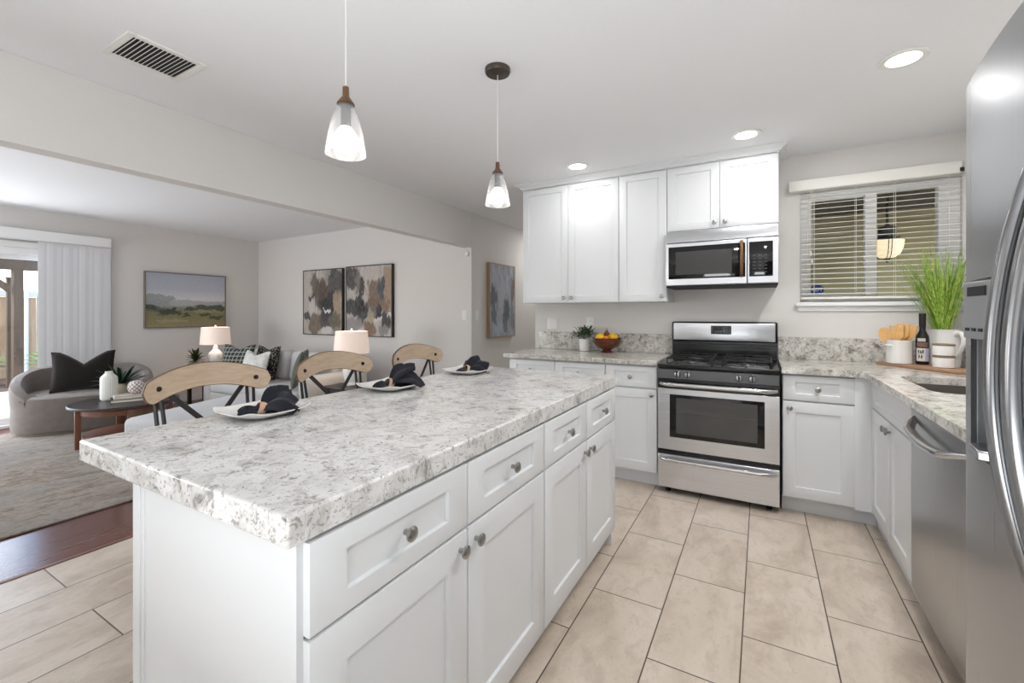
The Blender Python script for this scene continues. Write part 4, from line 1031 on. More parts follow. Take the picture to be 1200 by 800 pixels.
def make_napkin(lab, cx, cy, seed, scale=1.0, az=PI/2-.25):
    rn = random.Random(seed)
    t = thing('folded_napkin', lab, 'napkin', (cx, cy, IZ+.007), 'napkins on the plates', rot=az)
    bm = bmesh.new()
    def petal(base, a, el, ln, w, droop, fold, roll):
        """a gathered, sharply creased flap of cloth with real thickness"""
        n = 9; d = Vector((math.cos(a), math.sin(a), 0)); s_ = Vector((-math.sin(a), math.cos(a), 0)); p = Vector(base); e = el; top = []
        for k in range(n+1):
            u = k/n; ww = w*(.26+.9*math.sin(min(1, u*1.25)*PI*.5)**1.2)*(1-.45*max(0, u-.6)/.4)
            up = Vector((-d.x*math.sin(e), -d.y*math.sin(e), math.cos(e)))
            sr = (s_*math.cos(roll)+up*math.sin(roll)).normalized(); ur = (up*math.cos(roll)-s_*math.sin(roll)).normalized()
            row = []
            for q in range(9):
                v = -1+q/4; z_ = fold*ww*(1-abs(v))*1.1+.28*ww*math.sin(v*7+seed+u*3)*u-.25*ww*v*v
                pt = p+sr*ww*v+ur*z_
                pt.z = max(pt.z, .0025+.0015*(q % 2)); row.append(pt)
            top.append(row); p = p+(d*math.cos(e)+Vector((0, 0, 1))*math.sin(e))*(ln/n); e -= droop/n
        bot = [[q-Vector((0, 0, .0018)) for q in r] for r in top]
        rows = [a_+list(reversed(b_)) for a_, b_ in zip(top, bot)]
        quadmesh(bm, rows, close_v=True, caps=True)
    for k in range(7):        # the large fan
        a = (-.75+1.5*k/6)+rn.uniform(-.12, .12); petal((.004, .004*(k-3), .012), a, rn.uniform(.25, .95) if k % 2 else rn.uniform(.1, .5), rn.uniform(.10, .145), rn.uniform(.030, .042), rn.uniform(.7, 1.5), rn.uniform(.5, .9), rn.uniform(-.5, .5))
    petal((.004, 0, .016), rn.uniform(-.2, .2), 1.05, .10, .030, .9, 1.0, rn.uniform(-.3, .3))
    petal((.012, -.004, .014), -.5+rn.uniform(-.2, .2), .75, .11, .036, 1.5, .9, -.5)
    for k in range(4):        # the short tail
        a = PI+(-.42+.28*k)+rn.uniform(-.08, .08); petal((-.004, .004*(k-1.5), .012), a, rn.uniform(.1, .45), rn.uniform(.06, .08), rn.uniform(.020, .026), 1.0, rn.uniform(.5, .8), rn.uniform(-.4, .4))
    bm2 = L([(.002, -.04), (.020, -.03), (.0165, -.01), (.0155, .01), (.024, .035), (.030, .06), (.002, .085)], (0, 0, .0), axis='x', n=28, flute=(.10, 7))
    for v in bm2.verts: v.co.z = max(.0022, v.co.z*.8+.014)
    me_ = bpy.data.meshes.new('tmp'); bm2.to_mesh(me_); bm2.free(); bm.from_mesh(me_); bpy.data.meshes.remove(me_)
    xf(bm, Matrix.Diagonal((scale, scale, scale, 1)))
    obj('cloth', bm, 'napkin', t, world=False, smooth=50)
    bm = bmesh.new(); rows = []
    for x, r in ((-.014, .0195), (.014, .0195), (.014, .0215), (-.014, .0215)):
        rows.append([(x+.010*math.sin(a), r*1.12*math.cos(a), max(.0012, r*1.15*math.sin(a)+.0165)) for a in [2*PI*k/28 for k in range(28)]])
    quadmesh(bm, rows, close_u=True, close_v=True)
    xf(bm, Matrix.Diagonal((scale, scale, scale, 1)))
    obj('napkin_ring', bm, 'ringfab', t, world=False, label='tan napkin ring')
for cx, cy, l1, l2, sd, sc in ((-1.49, .895, 'white square plate nearest the camera on the island', 'charcoal napkin with tan ring on the nearest plate', 1, 1.0),
                           (-1.49, 1.49, 'white square plate in the middle of the island row', 'charcoal napkin with tan ring on the middle plate', 5, 1.12),
                           (-1.49, 2.10, 'white square plate farthest from the camera on the island', 'charcoal napkin with tan ring on the farthest plate', 9, 1.08)):
    make_plate(l1, cx, cy, .125); make_napkin(l2, cx+.004, cy-.012, sd, sc*.92)

# ------------------------------------------------------------------ items on the left counter
def leafy(bm, c, r, n, ln, w, rn, up=.2, nseg=4):
    for k in range(n):
        a = rn.uniform(0, 2*PI); e = rn.uniform(-.3, 1.4); d = rn.uniform(.2, 1)*r
        p = (c[0]+d*math.cos(a)*math.cos(e), c[1]+d*math.sin(a)*math.cos(e), c[2]+up*r+d*.75*math.sin(e))
        strapleaf(bm, p, a+rn.uniform(-.8, .8), rn.uniform(-.2, 1.1), ln*rn.uniform(.7, 1.2), w, .6, nseg, .2)
px_, py_ = -1.405, 3.82
t = thing('potted_plant', 'small leafy plant in white pot on counter beside fruit bowl', 'plant', (px_, py_, CT))
obj('pot', L([(.001, CT+.001), (.043, CT+.001), (.047, CT+.004), (.050, CT+.11), (.048, CT+.112), (.045, CT+.108), (.043, CT+.095), (.001, CT+.095)], (px_, py_, 0), n=30), 'ceramic', t)
obj('soil', L([(.0435, CT+.0955), (.02, CT+.101), (.001, CT+.102)], (px_, py_, 0), n=20), 'mulch', t)
bm = bmesh.new(); leafy(bm, (px_, py_, CT+.12), .105, 240, .045, .011, random.Random(4))
for v in bm.verts: v.co.y = min(v.co.y, 3.943)
obj('foliage', bm, 'midleaf', t)
bm = bmesh.new(); rn = random.Random(4)
for k in range(22):
    a = rn.uniform(0, 6.28); r_ = rn.uniform(.02, .08); tube(bm, [(px_, py_, CT+.10), (px_+r_*.5*math.cos(a), py_+r_*.5*math.sin(a), CT+.14), (px_+r_*math.cos(a), py_+r_*math.sin(a), CT+.17)], .0012, n=4)
obj('stems', bm, 'midleaf', t)
bx_, by_ = -1.185, 3.79
bo = tag(obj('fruit_bowl', L([(.001, CT+.001), (.052, CT+.001), (.053, CT+.006), (.034, CT+.018), (.036, CT+.026), (.084, CT+.048), (.115, CT+.085), (.126, CT+.128), (.123, CT+.128), (.111, CT+.09), (.080, CT+.055), (.001, CT+.042)], (bx_, by_, 0), n=40), 'copperbowl'), 'dark reddish footed wooden bowl holding fruit on the counter', 'bowl'); origin(bo, (bx_, by_, CT))
def fruit(name, lab, cat, x, y, z, r, mat, sx=1.0, rot=0.0, grp='fruit in the wooden bowl', pear=False):
    t = thing(name, lab, cat, (x, y, z-r), grp)
    if pear:
        bm = L([(.001, z-r), (r*.7, z-r*.85), (r, z-r*.1), (r*.8, z+r*.6), (r*.42, z+r*1.2), (r*.3, z+r*1.5), (.001, z+r*1.62)], (x, y, 0), n=20)
        obj('flesh', bm, mat, t, subsurf=1); obj('stem', T([(x, y, z+r*1.6), (x+.003, y, z+r*2.0), (x+.008, y, z+r*2.25)], .0018, n=6), 'mulch', t)
    else:
        bm = L([(.001, -1.25*sx), (.10, -1.2*sx), (.45, -.92*sx), (.85, -.5), (1, 0), (.85, .5), (.45, .92*sx), (.12, 1.15*sx), (.001, 1.25*sx)], n=20)
        bmesh.ops.scale(bm, vec=(r, r, r), verts=bm.verts); xf(bm, Matrix.Translation((x, y, z)) @ Matrix.Rotation(rot, 4, 'Z') @ Matrix.Rotation(PI/2, 4, 'Y'))
        obj('flesh', bm, mat, t, subsurf=1)
        e = Vector((math.cos(rot), math.sin(rot), 0))*r*1.25*sx
        obj('stem_end', sphere(bmesh.new(), Vector((x, y, z))+e, .0035, n=8), 'oliveleaf', t)
ZF = CT+.124
fruit('lemon', 'bright yellow lemon at the front left of the bowl', 'fruit', bx_-.040, by_-.062, ZF+.010, .037, 'lemon', 1.0, .3)
fruit('lemon', 'bright yellow lemon at the right of the bowl, toward the range', 'fruit', bx_+.060, by_-.030, ZF+.012, .038, 'lemon', 1.05, .1)
fruit('lemon', 'yellow lemon at the far left of the bowl, by the plant', 'fruit', bx_-.060, by_+.034, ZF+.012, .035, 'lemon', 1.0, 1.3)
fruit('orange', 'orange fruit lying at the front centre of the bowl', 'fruit', bx_+.020, by_-.075, ZF+.004, .024, 'orange', .8, 0)
fruit('lemon', 'yellow lemon at the back right of the bowl', 'fruit', bx_+.040, by_+.055, ZF+.012, .036, 'lemon', 1.0, .6)
fruit('pear', 'brown pear standing on top of the lemons in the bowl', 'fruit', bx_-.004, by_+.004, ZF+.030, .028, 'pear', pear=True)

# ------------------------------------------------------------------ items on the right counter (corner board)
A0 = Vector((.664, 3.83, 0)); A1 = Vector((.985, 3.377, 0)); ad = (A1-A0).normalized(); an = Vector((-ad.y, ad.x, 0))
if an.y < 0: an = -an
bm = bmesh.new(); Lb = .56
prism(bm, [A0-an*0+Vector((0, 0, CT+.0005)), A0+ad*Lb*.96+Vector((0, 0, CT+.0005)), A0+ad*Lb*.96+an*.13+Vector((0, 0, CT+.0005)), A0+ad*.30+an*.215+Vector((0, 0, CT+.0005)), A0+ad*.16+an*.1+Vector((0, 0, CT+.0005))], (0, 0, .017))
bm.free()
t = thing('wooden_board', 'brown wooden board lying across the worktop corner', 'board', tuple((A0+A1)/2+Vector((0, 0, CT))), rot=math.atan2(ad.y, ad.x))
hb = Lb/2
bm = bmesh.new(); rbox(bm, -hb+.02, hb-.02, .0, .19, .0008, .018, .004, 2)
obj('plank', bm, 'board', t, world=False)
obj('handle', prism(bmesh.new(), [(hb-.022, .07, .002), (hb+.05, .08, .002), (hb+.05, .12, .002), (hb-.022, .13, .002)], (0, 0, .014)), 'board', t, world=False, bevel=.003)
BZ = CT+.0182
cx, cy = .787, 3.765
t = thing('utensil_crock', 'white ceramic crock with small lugs holding wooden utensils', 'crock', (cx, cy, BZ))
cr = obj('pot', L([(.001, BZ), (.062, BZ), (.067, BZ+.004), (.068, BZ+.14), (.071, BZ+.146), (.071, BZ+.152), (.065, BZ+.152), (.063, BZ+.13), (.061, BZ+.012), (.001, BZ+.010)], (cx, cy, 0), n=40), 'ceramic', t)
for s_ in (-1, 1):
    d = Vector((.866, .5, 0))*s_; p = Vector((cx, cy, BZ+.118))
    f = Vector((-d.y, d.x, 0))
    bm = T([p+d*.067-f*.026, p+d*.079-f*.018, p+d*.084, p+d*.079+f*.018, p+d*.067+f*.026], .0055, n=8); obj('lug', bm, 'ceramic', t)
def utensil(name, lab, dx, dy, lean, kind, hgt):
    base = Vector((cx+dx*.3, cy+dy*.3, BZ+.015)); tip = Vector((cx+dx, cy+dy, BZ+hgt))
    t = thing(name, lab, 'utensil', tuple(base), 'wooden utensils in the crock')
    ax = (tip-base).normalized(); nrm = Vector((-.5, -.866, 0)); sd = ax.cross(nrm).normalized()
    if sd.x < 0: sd = -sd
    nrm = sd.cross(ax).normalized()
    hl = .11
    hs = tip-ax*hl
    obj('shaft', T([base, hs+ax*.01], [.006, .0075], n=8), 'spoonwood', t)
    def P(u, v): return hs+sd*u*1.18+ax*v-nrm*.003
    bm = bmesh.new()
    if kind == 'spoon':
        pts = [P(.031*math.sin(a)*(1 if True else 1), hl*.5-.055*math.cos(a)) for a in [2*PI*k/20 for k in range(20)]]
        prism(bm, pts, nrm*.007)
    elif kind == 'spatula':
        prism(bm, [P(-.009, 0), P(.009, 0), P(.030, .04), P(.033, hl), P(-.033, hl), P(-.030, .04)], nrm*.006)
    elif kind == 'fork':
        prism(bm, [P(-.008, 0), P(.008, 0), P(.030, .035), P(.032, .065), P(-.032, .065), P(-.030, .035)], nrm*.006)
        for q in (-.025, -.008, .008, .025): prism(bm, [P(q-.006, .064), P(q+.006, .064), P(q+.005, hl), P(q-.005, hl)], nrm*.006)
    elif kind == 'slotted':
        for q in (-.022, 0, .022): prism(bm, [P(q-.008, .03), P(q+.008, .03), P(q+.008, hl-.01), P(q-.008, hl-.01)], nrm*.006)
        prism(bm, [P(-.008, 0), P(.008, 0), P(.030, .031), P(-.030, .031)], nrm*.006); prism(bm, [P(-.030, hl-.011), P(.030, hl-.011), P(.024, hl), P(-.024, hl)], nrm*.006)
    obj('head', bm, 'spoonwood', t, smooth=30, bevel=.0015)
utensil('wooden_spoon', 'wooden spoon leaning out at the left of the crock', -.084, .004, 0, 'spoon', .232)
utensil('wooden_fork', 'wooden salad fork with four tines in the crock', -.022, -.034, 0, 'fork', .248)
utensil('slotted_turner', 'slotted wooden turner behind the fork in the crock', .020, .014, 0, 'slotted', .258)
utensil('wooden_spatula', 'flat wooden spatula at the right of the crock, by the bottle', .064, .028, 0, 'spatula', .25)
bx2, by2 = .897, 3.745
t = thing('oil_bottle', 'dark glass bottle with pale label between crock and pitcher', 'bottle', (bx2, by2, BZ))
obj('glass_body', L([(.001, BZ+.002), (.030, BZ), (.0335, BZ+.006), (.034, BZ+.16), (.032, BZ+.182), (.0225, BZ+.202), (.0165, BZ+.215), (.0155, BZ+.24)], (bx2, by2, 0), n=32), 'bottleglass', t)
obj('capsule', L([(.0165, BZ+.238), (.017, BZ+.29), (.0175, BZ+.322), (.016, BZ+.326), (.001, BZ+.327)], (bx2, by2, 0), n=24), 'blackmat', t)
def arc_label(a0, a1, z0, z1, r, mat, par, name='paper_label'):
    bm = bmesh.new(); rows = []
    for k in range(15):
        a = a0+(a1-a0)*k/14; rows.append([(bx2+r*math.cos(a), by2+r*math.sin(a), z0), (bx2+r*math.cos(a), by2+r*math.sin(a), z1)])
    quadmesh(bm, rows); return obj(name, bm, mat, par)
tov = math.atan2(-by2, -bx2)
lb = arc_label(tov-.95, tov+.42, BZ+.022, BZ+.105, .0344, 'label', t)
arc_label(tov+.42, tov+1.15, BZ+.022, BZ+.105, .0344, 'labelblue', t)
arc_label(tov-.85, tov+.85, BZ+.112, BZ+.142, .0344, plain('label_brown', C(120, 92, 84), .7, noise=.3, nscale=120), t)
arc_label(tov-.75, tov+.45, BZ+.147, BZ+.168, .0343, plain('label_grey', C(186, 182, 176), .6, noise=.3, nscale=150), t)
def squiggle():
    bm = bmesh.new()
    for q, (s0, zz) in enumerate(((-.6, .082), (-.30, .080), (0.0, .082), (-.55, .052), (-.2, .05))):
        pts = []
        for k in range(9):
            a = tov+s0+k*.022; pts.append((bx2+.0348*math.cos(a), by2+.0348*math.sin(a), BZ+zz+.013*math.sin(k*1.5+q)))
        tube(bm, pts, .0011, n=4)
    return bm
obj('script_marks', squiggle(), 'ink', lb)
cx2, cy2 = .955, 3.585
# stacked cups (two)
def cup(lab, z):
    t = thing('stacking_cup', lab, 'cup', (cx2, cy2, z), 'stacked white cups')
    obj('bowl', L([(.001, z+.001), (.046, z+.001), (.050, z+.004), (.051, z+.055), (.051, z+.060), (.047, z+.060), (.046, z+.012), (.001, z+.010)], (cx2, cy2, 0), n=36), 'ceramic', t)
    obj('rim_band', L([(.0465, z+.0605), (.0505, z+.0605), (.0522, z+.064), (.0522, z+.0685), (.0495, z+.0705), (.0465, z+.0705)], (cx2, cy2, 0), n=36), 'ringbrown', t, label='unglazed tan rim band')
cup('white cup with tan rim, lower of the stacked pair', BZ)
cup('white cup with tan rim, upper of the stacked pair', BZ+.072)
px, py = 1.022, 3.828
t = thing('pitcher', 'large white ceramic pitcher with curved handle holding grass', 'pitcher', (px, py, CT))
obj('jug_body', L([(.001, CT+.001), (.070, CT+.001), (.075, CT+.006), (.083, CT+.09), (.085, CT+.17), (.083, CT+.215), (.088, CT+.236), (.091, CT+.243), (.086, CT+.243), (.079, CT+.214), (.078, CT+.02), (.001, CT+.015)], (px, py, 0), n=44), 'ceramic', t)
hd = Vector((.40, -.92, 0))
hp = [(.075, .205), (.10, .225), (.125, .222), (.140, .195), (.136, .155), (.12, .12), (.098, .09), (.080, .075)]
obj('handle', T([Vector((px, py, CT+z))+hd*r for r, z in hp], [.013, .014, .014, .013, .012, .012, .012, .012], n=12, up=(0, 0, 1)), 'ceramic', t)
sd_ = Vector((-.85, .2, 0)).normalized()
obj('spout', prism(bmesh.new(), [Vector((px, py, CT+.244))+sd_*.080+Vector((-sd_.y, sd_.x, 0))*.035, Vector((px, py, CT+.252))+sd_*.115, Vector((px, py, CT+.244))+sd_*.080-Vector((-sd_.y, sd_.x, 0))*.035, Vector((px, py, CT+.19))+sd_*.081], (0, 0, .002)), 'ceramic', t)
t2 = thing('ornamental_grass', 'tall bright green grass standing in the white pitcher', 'plant', (px, py, CT+.1))
bm = bmesh.new(); rn = random.Random(11)
for k in range(420):
    a = rn.uniform(0, 2*PI); r_ = rn.uniform(0, .05); el = rn.gauss(1.36, .13); ln = rn.uniform(.32, .60)
    el = max(.95, min(1.55, el))
    b = (px+r_*math.cos(a), py+r_*math.sin(a), CT+.20)
    if math.sin(a) > .15 or math.cos(a) > .5: el = max(el, 1.34)
    if b[1]+math.sin(a)*ln*math.cos(el)*1.25 > 3.87 or b[0]+math.cos(a)*ln*math.cos(el)*1.25+.05 > 1.15: continue
    strapleaf(bm, b, a, el, ln, .0045, min(rn.uniform(.05, .5), .9*(el-.9)+.05), 6, .3)
for v in bm.verts: v.co.y = min(v.co.y, 3.884)
obj('blades', bm, 'grassgreen', t2)
obj('root_clump', L([(.07, CT+.17), (.065, CT+.205), (.04, CT+.215), (.001, CT+.216)], (px, py, 0), n=20), 'oliveleaf', t2)

# ------------------------------------------------------------------ living room
rug = tag(obj('area_rug', B((-6.95, -3.75, -1.6, 2.94, .0, .012)), 'rug', bevel=.004), 'worn beige and grey patterned area rug on the living room floor', 'rug'); origin(rug, (-5.3, .9, 0))
RZ = .012
def superoval(a, b, n, k, N):
    t_ = 2*PI*k/N; c, s = math.cos(t_), math.sin(t_)
    return a*math.copysign(abs(c)**(2/n), c), b*math.copysign(abs(s)**(2/n), s)
def barrel_chair():
    t = thing('barrel_chair', 'rounded taupe barrel armchair beside the patio door', 'armchair', (-6.72, 1.98, RZ), rot=-.30)
    a, b, N = .445, .58, 64
    bm = bmesh.new(); rows = []
    for sc, z in ((.93, 0), (.93, .03), (.985, .04), (1.0, .08), (1.0, .36), (.98, .385), (.9, .40), (.5, .405), (.001, .405)):
        rows.append([(superoval(a, b, 2.7, k, N)[0]*sc, superoval(a, b, 2.7, k, N)[1]*sc, z) for k in range(N)])
    quadmesh(bm, rows, close_v=True, caps=True)
    obj('seat_base', bm, 'chairfab', t, world=False)
    bm = bmesh.new(); rows = []
    k0, k1 = 8, 56
    for k in range(k0, k1+1):
        x, y = superoval(a, b, 2.7, k, N)
        u = abs((k-32)/24.0); h = .40+.255*(1-max(0, (u-.25)/.75)**1.6)
        if u > .96: h = .39
        rr = []
        for s, z in ((1.0, .30), (1.012, .36), (1.015, h-.05), (1.0, h-.015), (.95, h), (.87, h-.01), (.83, h-.05), (.80, .42), (.80, .37)):
            rr.append((x*s, y*s, min(z, h)))
        rows.append(rr)
    quadmesh(bm, rows, close_v=True, caps=True)
    obj('shell_back', bm, 'chairfab', t, world=False)
    obj('plinth', prism(bmesh.new(), [(superoval(a*.9, b*.9, 2.7, k, 40)[0], superoval(a*.9, b*.9, 2.7, k, 40)[1], 0.0) for k in range(40)], (0, 0, .02)), 'blackmat', t, world=False)
barrel_chair()
def pillow(name, lab, w, h, th, loc, yaw, tilt, mat, group=None, chop=0.0, spin=0.0):
    """w along local y, h up, thickness along x; bottom edge rests near loc"""
    t = tag(obj(name, bmesh.new(), None), lab, 'pillow', group)
    bm = bmesh.new(); n = 22; V = {}
    for side in (1, -1):
        rows = []
        for i in range(n+1):
            row = []
            for j in range(n+1):
                u = -1+2*i/n; v = -1+2*j/n
                pu = u*(1-.10*(1-v*v)*0-.07*(1-abs(u))*0); pin = .06
                y = w/2*u*(1-pin*(1-v*v)); z = h/2*v*(1-pin*(1-u*u))
                z -= chop*h*max(0, 1-abs(u)/.75)**1.3*max(0, (v+.3)/1.3)
                x = side*th/2*((1-u*u)*(1-v*v))**.42
                row.append((x, y, z))
            rows.append(row)
        quadmesh(bm, rows)
    bmesh.ops.remove_doubles(bm, verts=bm.verts, dist=1e-5)
    m = Matrix.Rotation(yaw, 4, 'Z') @ Matrix.Rotation(-tilt, 4, 'Y') @ Matrix.Rotation(spin, 4, 'X')
    xf(bm, m)
    zmin = min(v.co.z for v in bm.verts); bmesh.ops.translate(bm, verts=bm.verts, vec=(0, 0, -zmin))
    bmesh.ops.recalc_face_normals(bm, faces=bm.faces)
    bm.to_mesh(t.data); bm.free(); t.data.materials.append(M[mat]); finish(t.data, 60); t.location = loc
    return t
pillow('throw_pillow', 'black velvet pillow with chopped top on the barrel chair', .53, .46, .15, (-6.64, 1.93, .417), -.36, .30, 'blackfab', chop=.30)

# coffee table
tx, ty, TZ, TR = -5.50, 1.915, .42, .425
t = thing('coffee_table', 'round dark espresso coffee table in front of barrel chair', 'table', (tx, ty, RZ))
obj('table_top', L([(.001, TZ-.028), (TR-.02, TZ-.028), (TR, TZ-.02), (TR, TZ-.006), (TR-.006, TZ), (.001, TZ)], (tx, ty, 0), n=64), 'tablewood', t)
obj('apron', L([(TR-.09, TZ-.09), (TR-.09, TZ-.028), (TR-.115, TZ-.028), (TR-.115, TZ-.09)], (tx, ty, 0), n=48, cap=False), 'legwood', t)
obj('shelf', L([(.001, .11), (TR-.12, .11), (TR-.11, .115), (TR-.11, .13), (TR-.12, .135), (.001, .135)], (tx, ty, 0), n=48), 'legwood', t)
for k in range(4):
    a = math.radians(-102+k*90); c_ = Vector((tx+(TR-.08)*math.cos(a), ty+(TR-.08)*math.sin(a), 0)); bm = bmesh.new(); rbox(bm, -.035, .035, -.022, .022, RZ, TZ-.028, .004, 2)
    xf(bm, Matrix.Translation(c_) @ Matrix.Rotation(a+PI/2, 4, 'Z')); obj('leg', bm, 'legwood', t)
# books
def book(lab, x, y, z, w, d, h, mat, rot):
    t = thing('book', lab, 'book', (x, y, z), 'books on the coffee table', rot=rot)
    obj('cover', B((-w/2, w/2, -d/2, d/2, 0, .003), (-w/2, w/2, -d/2, d/2, h-.003, h), (-w/2, w/2, -d/2, -d/2+.003, .003, h-.003)), mat, t, world=False, smooth=False)
    obj('pages', B((-w/2+.005, w/2-.005, -d/2+.003, d/2-.006, .003, h-.003)), 'paper', t, world=False, smooth=False)
bkx, bky = -5.455, 1.945
book('dark navy book at the bottom of the coffee table stack', bkx, bky, TZ+.0005, .22, .32, .030, 'booknavy', 1.25-PI/2)
book('pale cream book on top of the coffee table stack', bkx-.012, bky+.012, TZ+.031, .20, .29, .028, 'bookcream', 1.32-PI/2)
vx, vy = -5.665, 1.835
vo = tag(obj('ribbed_vase', L([(.001, TZ+.001), (.055, TZ+.001), (.064, TZ+.012), (.067, TZ+.03), (.067, TZ+.215), (.062, TZ+.232), (.036, TZ+.262), (.030, TZ+.268), (.030, TZ+.285), (.024, TZ+.285), (.024, TZ+.262), (.001, TZ+.25)], (vx, vy, 0), n=96, flute=(.022, 24)), 'ceramicmat'), 'white vertically ribbed vase on the round coffee table', 'vase'); origin(vo, (vx, vy, TZ))
ppx, ppy = -5.87, 2.0
t = thing('potted_plant', 'dark green spiky plant in beige pot on the coffee table', 'plant', (ppx, ppy, TZ))
obj('pot', L([(.001, TZ+.001), (.055, TZ+.001), (.075, TZ+.03), (.082, TZ+.10), (.078, TZ+.13), (.070, TZ+.13), (.068, TZ+.10), (.001, TZ+.10)], (ppx, ppy, 0), n=32), 'beigepot', t)
bm = bmesh.new(); rn = random.Random(21)
for k in range(34):
    a = k*2.399; e = .15+1.15*(k/34.0); strapleaf(bm, (ppx+.02*math.cos(a), ppy+.02*math.sin(a), TZ+.115), a, e, rn.uniform(.19, .27), .026, .35, 6, .35)
obj('leaves', bm, 'darkleaf', t)
def lattice():
    t = NT('brown_white_lattice'); v = t.coord('Object', (1, 1, 1)); tc = t.new('ShaderNodeTexCoord'); sp = t.new('ShaderNodeSeparateXYZ'); t.l.new(tc.outputs['Object'], sp.inputs[0])
    a = t.math('MULTIPLY', t.math('ARCTAN2', sp.outputs[1], sp.outputs[0]), 11/PI); z = t.math('MULTIPLY', sp.outputs[2], 52)
    p = t.math('ABSOLUTE', t.math('SINE', t.math('MULTIPLY', t.math('ADD', a, z), 1.5708))); q = t.math('ABSOLUTE', t.math('SINE', t.math('MULTIPLY', t.math('SUBTRACT', a, z), 1.5708)))
    m = t.math('MINIMUM', p, q); t.set(color=t.ramp(m, [(.28, C(112, 84, 78)), (.36, C(232, 226, 222))]), rough=.4); return t.m
M['lattice'] = lattice()
sx_, sy_, sz_ = bkx-.015, bky+.04, TZ+.0595
so = tag(obj('round_vase', L([(.02, sz_+.0), (.04, sz_+.005), (.062, sz_+.03), (.070, sz_+.065), (.064, sz_+.10), (.042, sz_+.125), (.025, sz_+.13), (.02, sz_+.126), (.001, sz_+.12)], (sx_, sy_, 0), n=40), 'lattice'), 'round brown and white patterned vase on the coffee table books', 'vase'); origin(so, (sx_, sy_, sz_))
bwx, bwy = -5.60, 1.99+.06
# end tables and lamps
def end_table(lab, x, y, h=.50, w=.42):
    t = thing('end_table', lab, 'table', (x, y, 0), 'end tables beside the sofa')
    zb = 0
    bm = bmesh.new(); rbox(bm, x-w/2, x+w/2, y-w/2, y+w/2, h-.025, h, .004, 2); obj('table_top', bm, 'tablewood', t)
    obj('apron', B((x-w/2+.03, x+w/2-.03, y-w/2+.03, y+w/2-.03, h-.09, h-.025)), 'tablewood', t)
    for sx in (-1, 1):
        for sy in (-1, 1): obj('leg', B((x+sx*(w/2-.04)-.02, x+sx*(w/2-.04)+.02, y+sy*(w/2-.04)-.02, y+sy*(w/2-.04)+.02, zb, h-.025)), 'tablewood', t)
def lamp(lab, x, y, z):
    t = thing('table_lamp', lab, 'lamp', (x, y, z), 'table lamps beside the sofa')
    q = .885
    def LL(prof, **k): return L([(r*q, z+h*q) for r, h in prof], (x, y, 0), **k)
    obj('lamp_base', LL([(.001, .001), (.085, .001), (.09, .01), (.075, .04), (.10, .12), (.11, .19), (.09, .26), (.05, .30), (.03, .325), (.036, .34), (.02, .37), (.012, .40)], n=40), 'ceramic', t)
    obj('harp_stem', T([(x, y, z+.395*q), (x, y, z+.695*q)], .005, n=8), 'nickel', t)
    obj('lamp_shade', LL([(.212, .395), (.190, .665), (.187, .665), (.209, .395)], n=48, cap=False), 'lampshade', t)
    a = .187*q; s1 = z+.665*q
    obj('shade_ring', B((x-a, x+a, y-.004, y+.004, s1-.012, s1-.008), (x-.004, x+.004, y-a, y+a, s1-.012, s1-.008)), 'nickel', t)
    obj('finial', LL([(.004, .66), (.014, .672), (.016, .685), (.008, .70), (.001, .703)], n=14), 'ceramic', t)
    light_point('glow', (x, y, z+.53*q), 2.4, t, (1, .82, .66), .05)
end_table('dark square end table beneath the lamp near the landscape painting', -6.70, 3.30, .50, .48)
lamp('white table lamp under the landscape painting', -6.71, 3.34, .50)
end_table('dark square end table beneath the lamp near the abstract paintings', -3.91, 3.33, .50, .42)
lamp('white table lamp in front of the abstract paintings', -3.91, 3.33, .50)
gx, gy = -6.72, 3.09
t = thing('potted_plant', 'small olive green plant on the end table beside the lamp', 'plant', (gx, gy, .50))
obj('pot', L([(.001, .501), (.045, .501), (.055, .505), (.062, .60), (.055, .60), (.053, .585), (.001, .585)], (gx, gy, 0), n=28), 'ceramicmat', t)
bm = bmesh.new(); rn = random.Random(9)
for k in range(46):
    a = k*2.399; e = -.1+1.5*(k/46.0); strapleaf(bm, (gx+.01*math.cos(a), gy+.01*math.sin(a), .60+.10*k/46), a, e, rn.uniform(.10, .15), .026, .3, 5, .3)
obj('leaves', bm, 'oliveleaf', t)
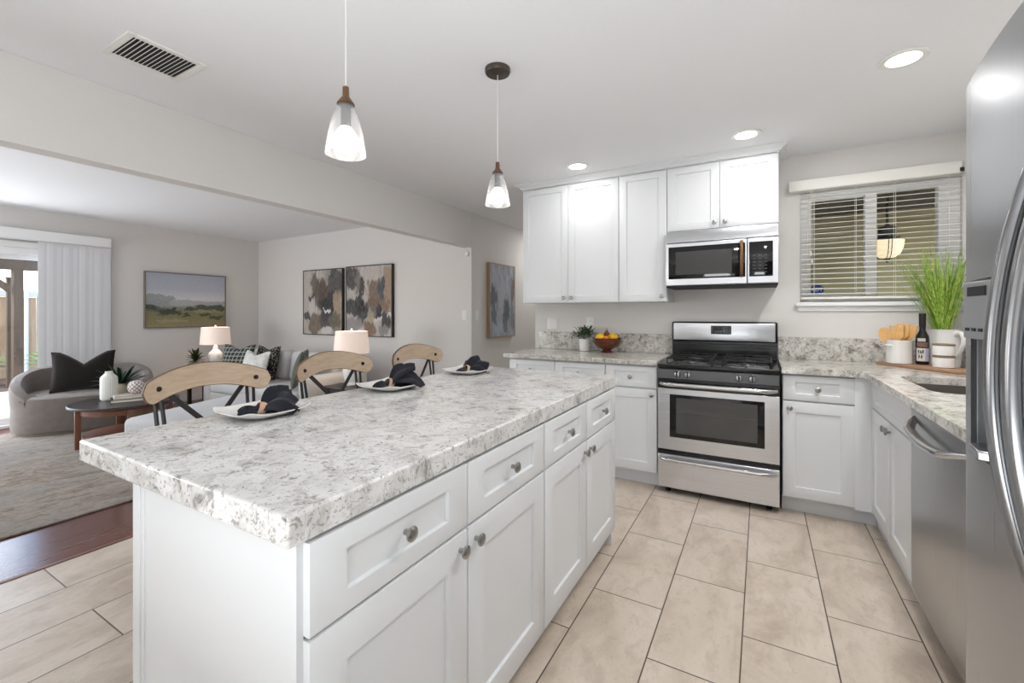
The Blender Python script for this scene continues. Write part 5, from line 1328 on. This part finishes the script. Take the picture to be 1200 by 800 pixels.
# sofa along the far wall
SX0, SX1, SY0, SY1 = -6.32, -4.20, 2.98, 3.84
t = thing('sofa', 'pale grey sofa against the far wall between the lamps', 'sofa', ((SX0+SX1)/2, (SY0+SY1)/2, 0))
bm = bmesh.new(); rbox(bm, SX0+.02, SX1-.02, SY0+.02, SY1, .09, .28, .03); obj('base', bm, 'sofafab', t)
bm = bmesh.new(); rbox(bm, SX0, SX0+.17, SY0, SY1, .08, .60, .06, 4); obj('arm', bm, 'sofafab', t)
bm = bmesh.new(); rbox(bm, SX1-.17, SX1, SY0, SY1, .08, .60, .06, 4); obj('arm', bm, 'sofafab', t)
bm = bmesh.new(); rbox(bm, SX0+.1, SX1-.1, SY1-.22, SY1, .2, .74, .06, 4); obj('backrest', bm, 'sofafab', t)
mx = (SX0+SX1)/2
for x0, x1 in ((SX0+.175, mx-.004), (mx+.004, SX1-.175)):
    bm = bmesh.new(); rbox(bm, x0, x1, SY0, SY1-.25, .275, .43, .045, 4); obj('seat_cushion', bm, 'sofafab', t)
    bm = bmesh.new(); rbox(bm, x0+.01, x1-.01, SY1-.40, SY1-.20, .42, .80, .075, 5); xf(bm, Matrix.Translation((0, SY1-.3, .42)) @ Matrix.Rotation(-.13, 4, 'X') @ Matrix.Translation((0, -SY1+.3, -.42))); obj('back_cushion', bm, 'sofafab', t)
for x in (SX0+.06, SX1-.06):
    for y in (SY0+.06, SY1-.06): obj('foot', L([(.02, .0), (.028, .09)], (x, y, 0), n=12), 'blackmat', t)
pillow('throw_pillow', 'charcoal grid-patterned pillow at the left end of the sofa', .44, .46, .13, (-5.90, 3.20, .435), -PI/2+.40, .24, 'gridfab', 'sofa pillows', .12)
pillow('throw_pillow', 'black speckled pillow peeking out behind the pale sofa pillow', .42, .44, .12, (-5.58, 3.39, .435), -PI/2+.1, .22, 'spotfab', 'sofa pillows', .10, .0)
pillow('throw_pillow', 'pale textured pillow in front of the speckled one', .50, .40, .13, (-5.44, 3.15, .435), -PI/2, .28, 'softwhite', 'sofa pillows', .12)
pillow('throw_pillow', 'grey-green knit pillow leaning at the right end of the sofa', .46, .44, .13, (-4.62, 3.20, .435), -PI/2-.75, .25, 'greenfab', 'sofa pillows', .10)
# upholstered bench
t = thing('upholstered_bench', 'light grey upholstered bench between island stools and sofa', 'bench', (-4.30, 2.14, RZ), rot=.33)
bm = bmesh.new(); rbox(bm, -.32, .32, -.56, .60, .12, .438, .05, 5); obj('cushion', bm, 'benchfab', t, world=False)
bm = bmesh.new(); rbox(bm, -.30, .30, -.52, .56, .08, .14, .01, 2); obj('base_rail', bm, 'benchfab', t, world=False)
for sx in (-.26, .26):
    for sy in (-.48, .52): obj('leg', L([(.016, 0), (.022, .09)], (sx, sy, 0), n=12), 'legwood', t, world=False)

for o in bpy.data.objects:
    if '_w' in o: del o['_w']
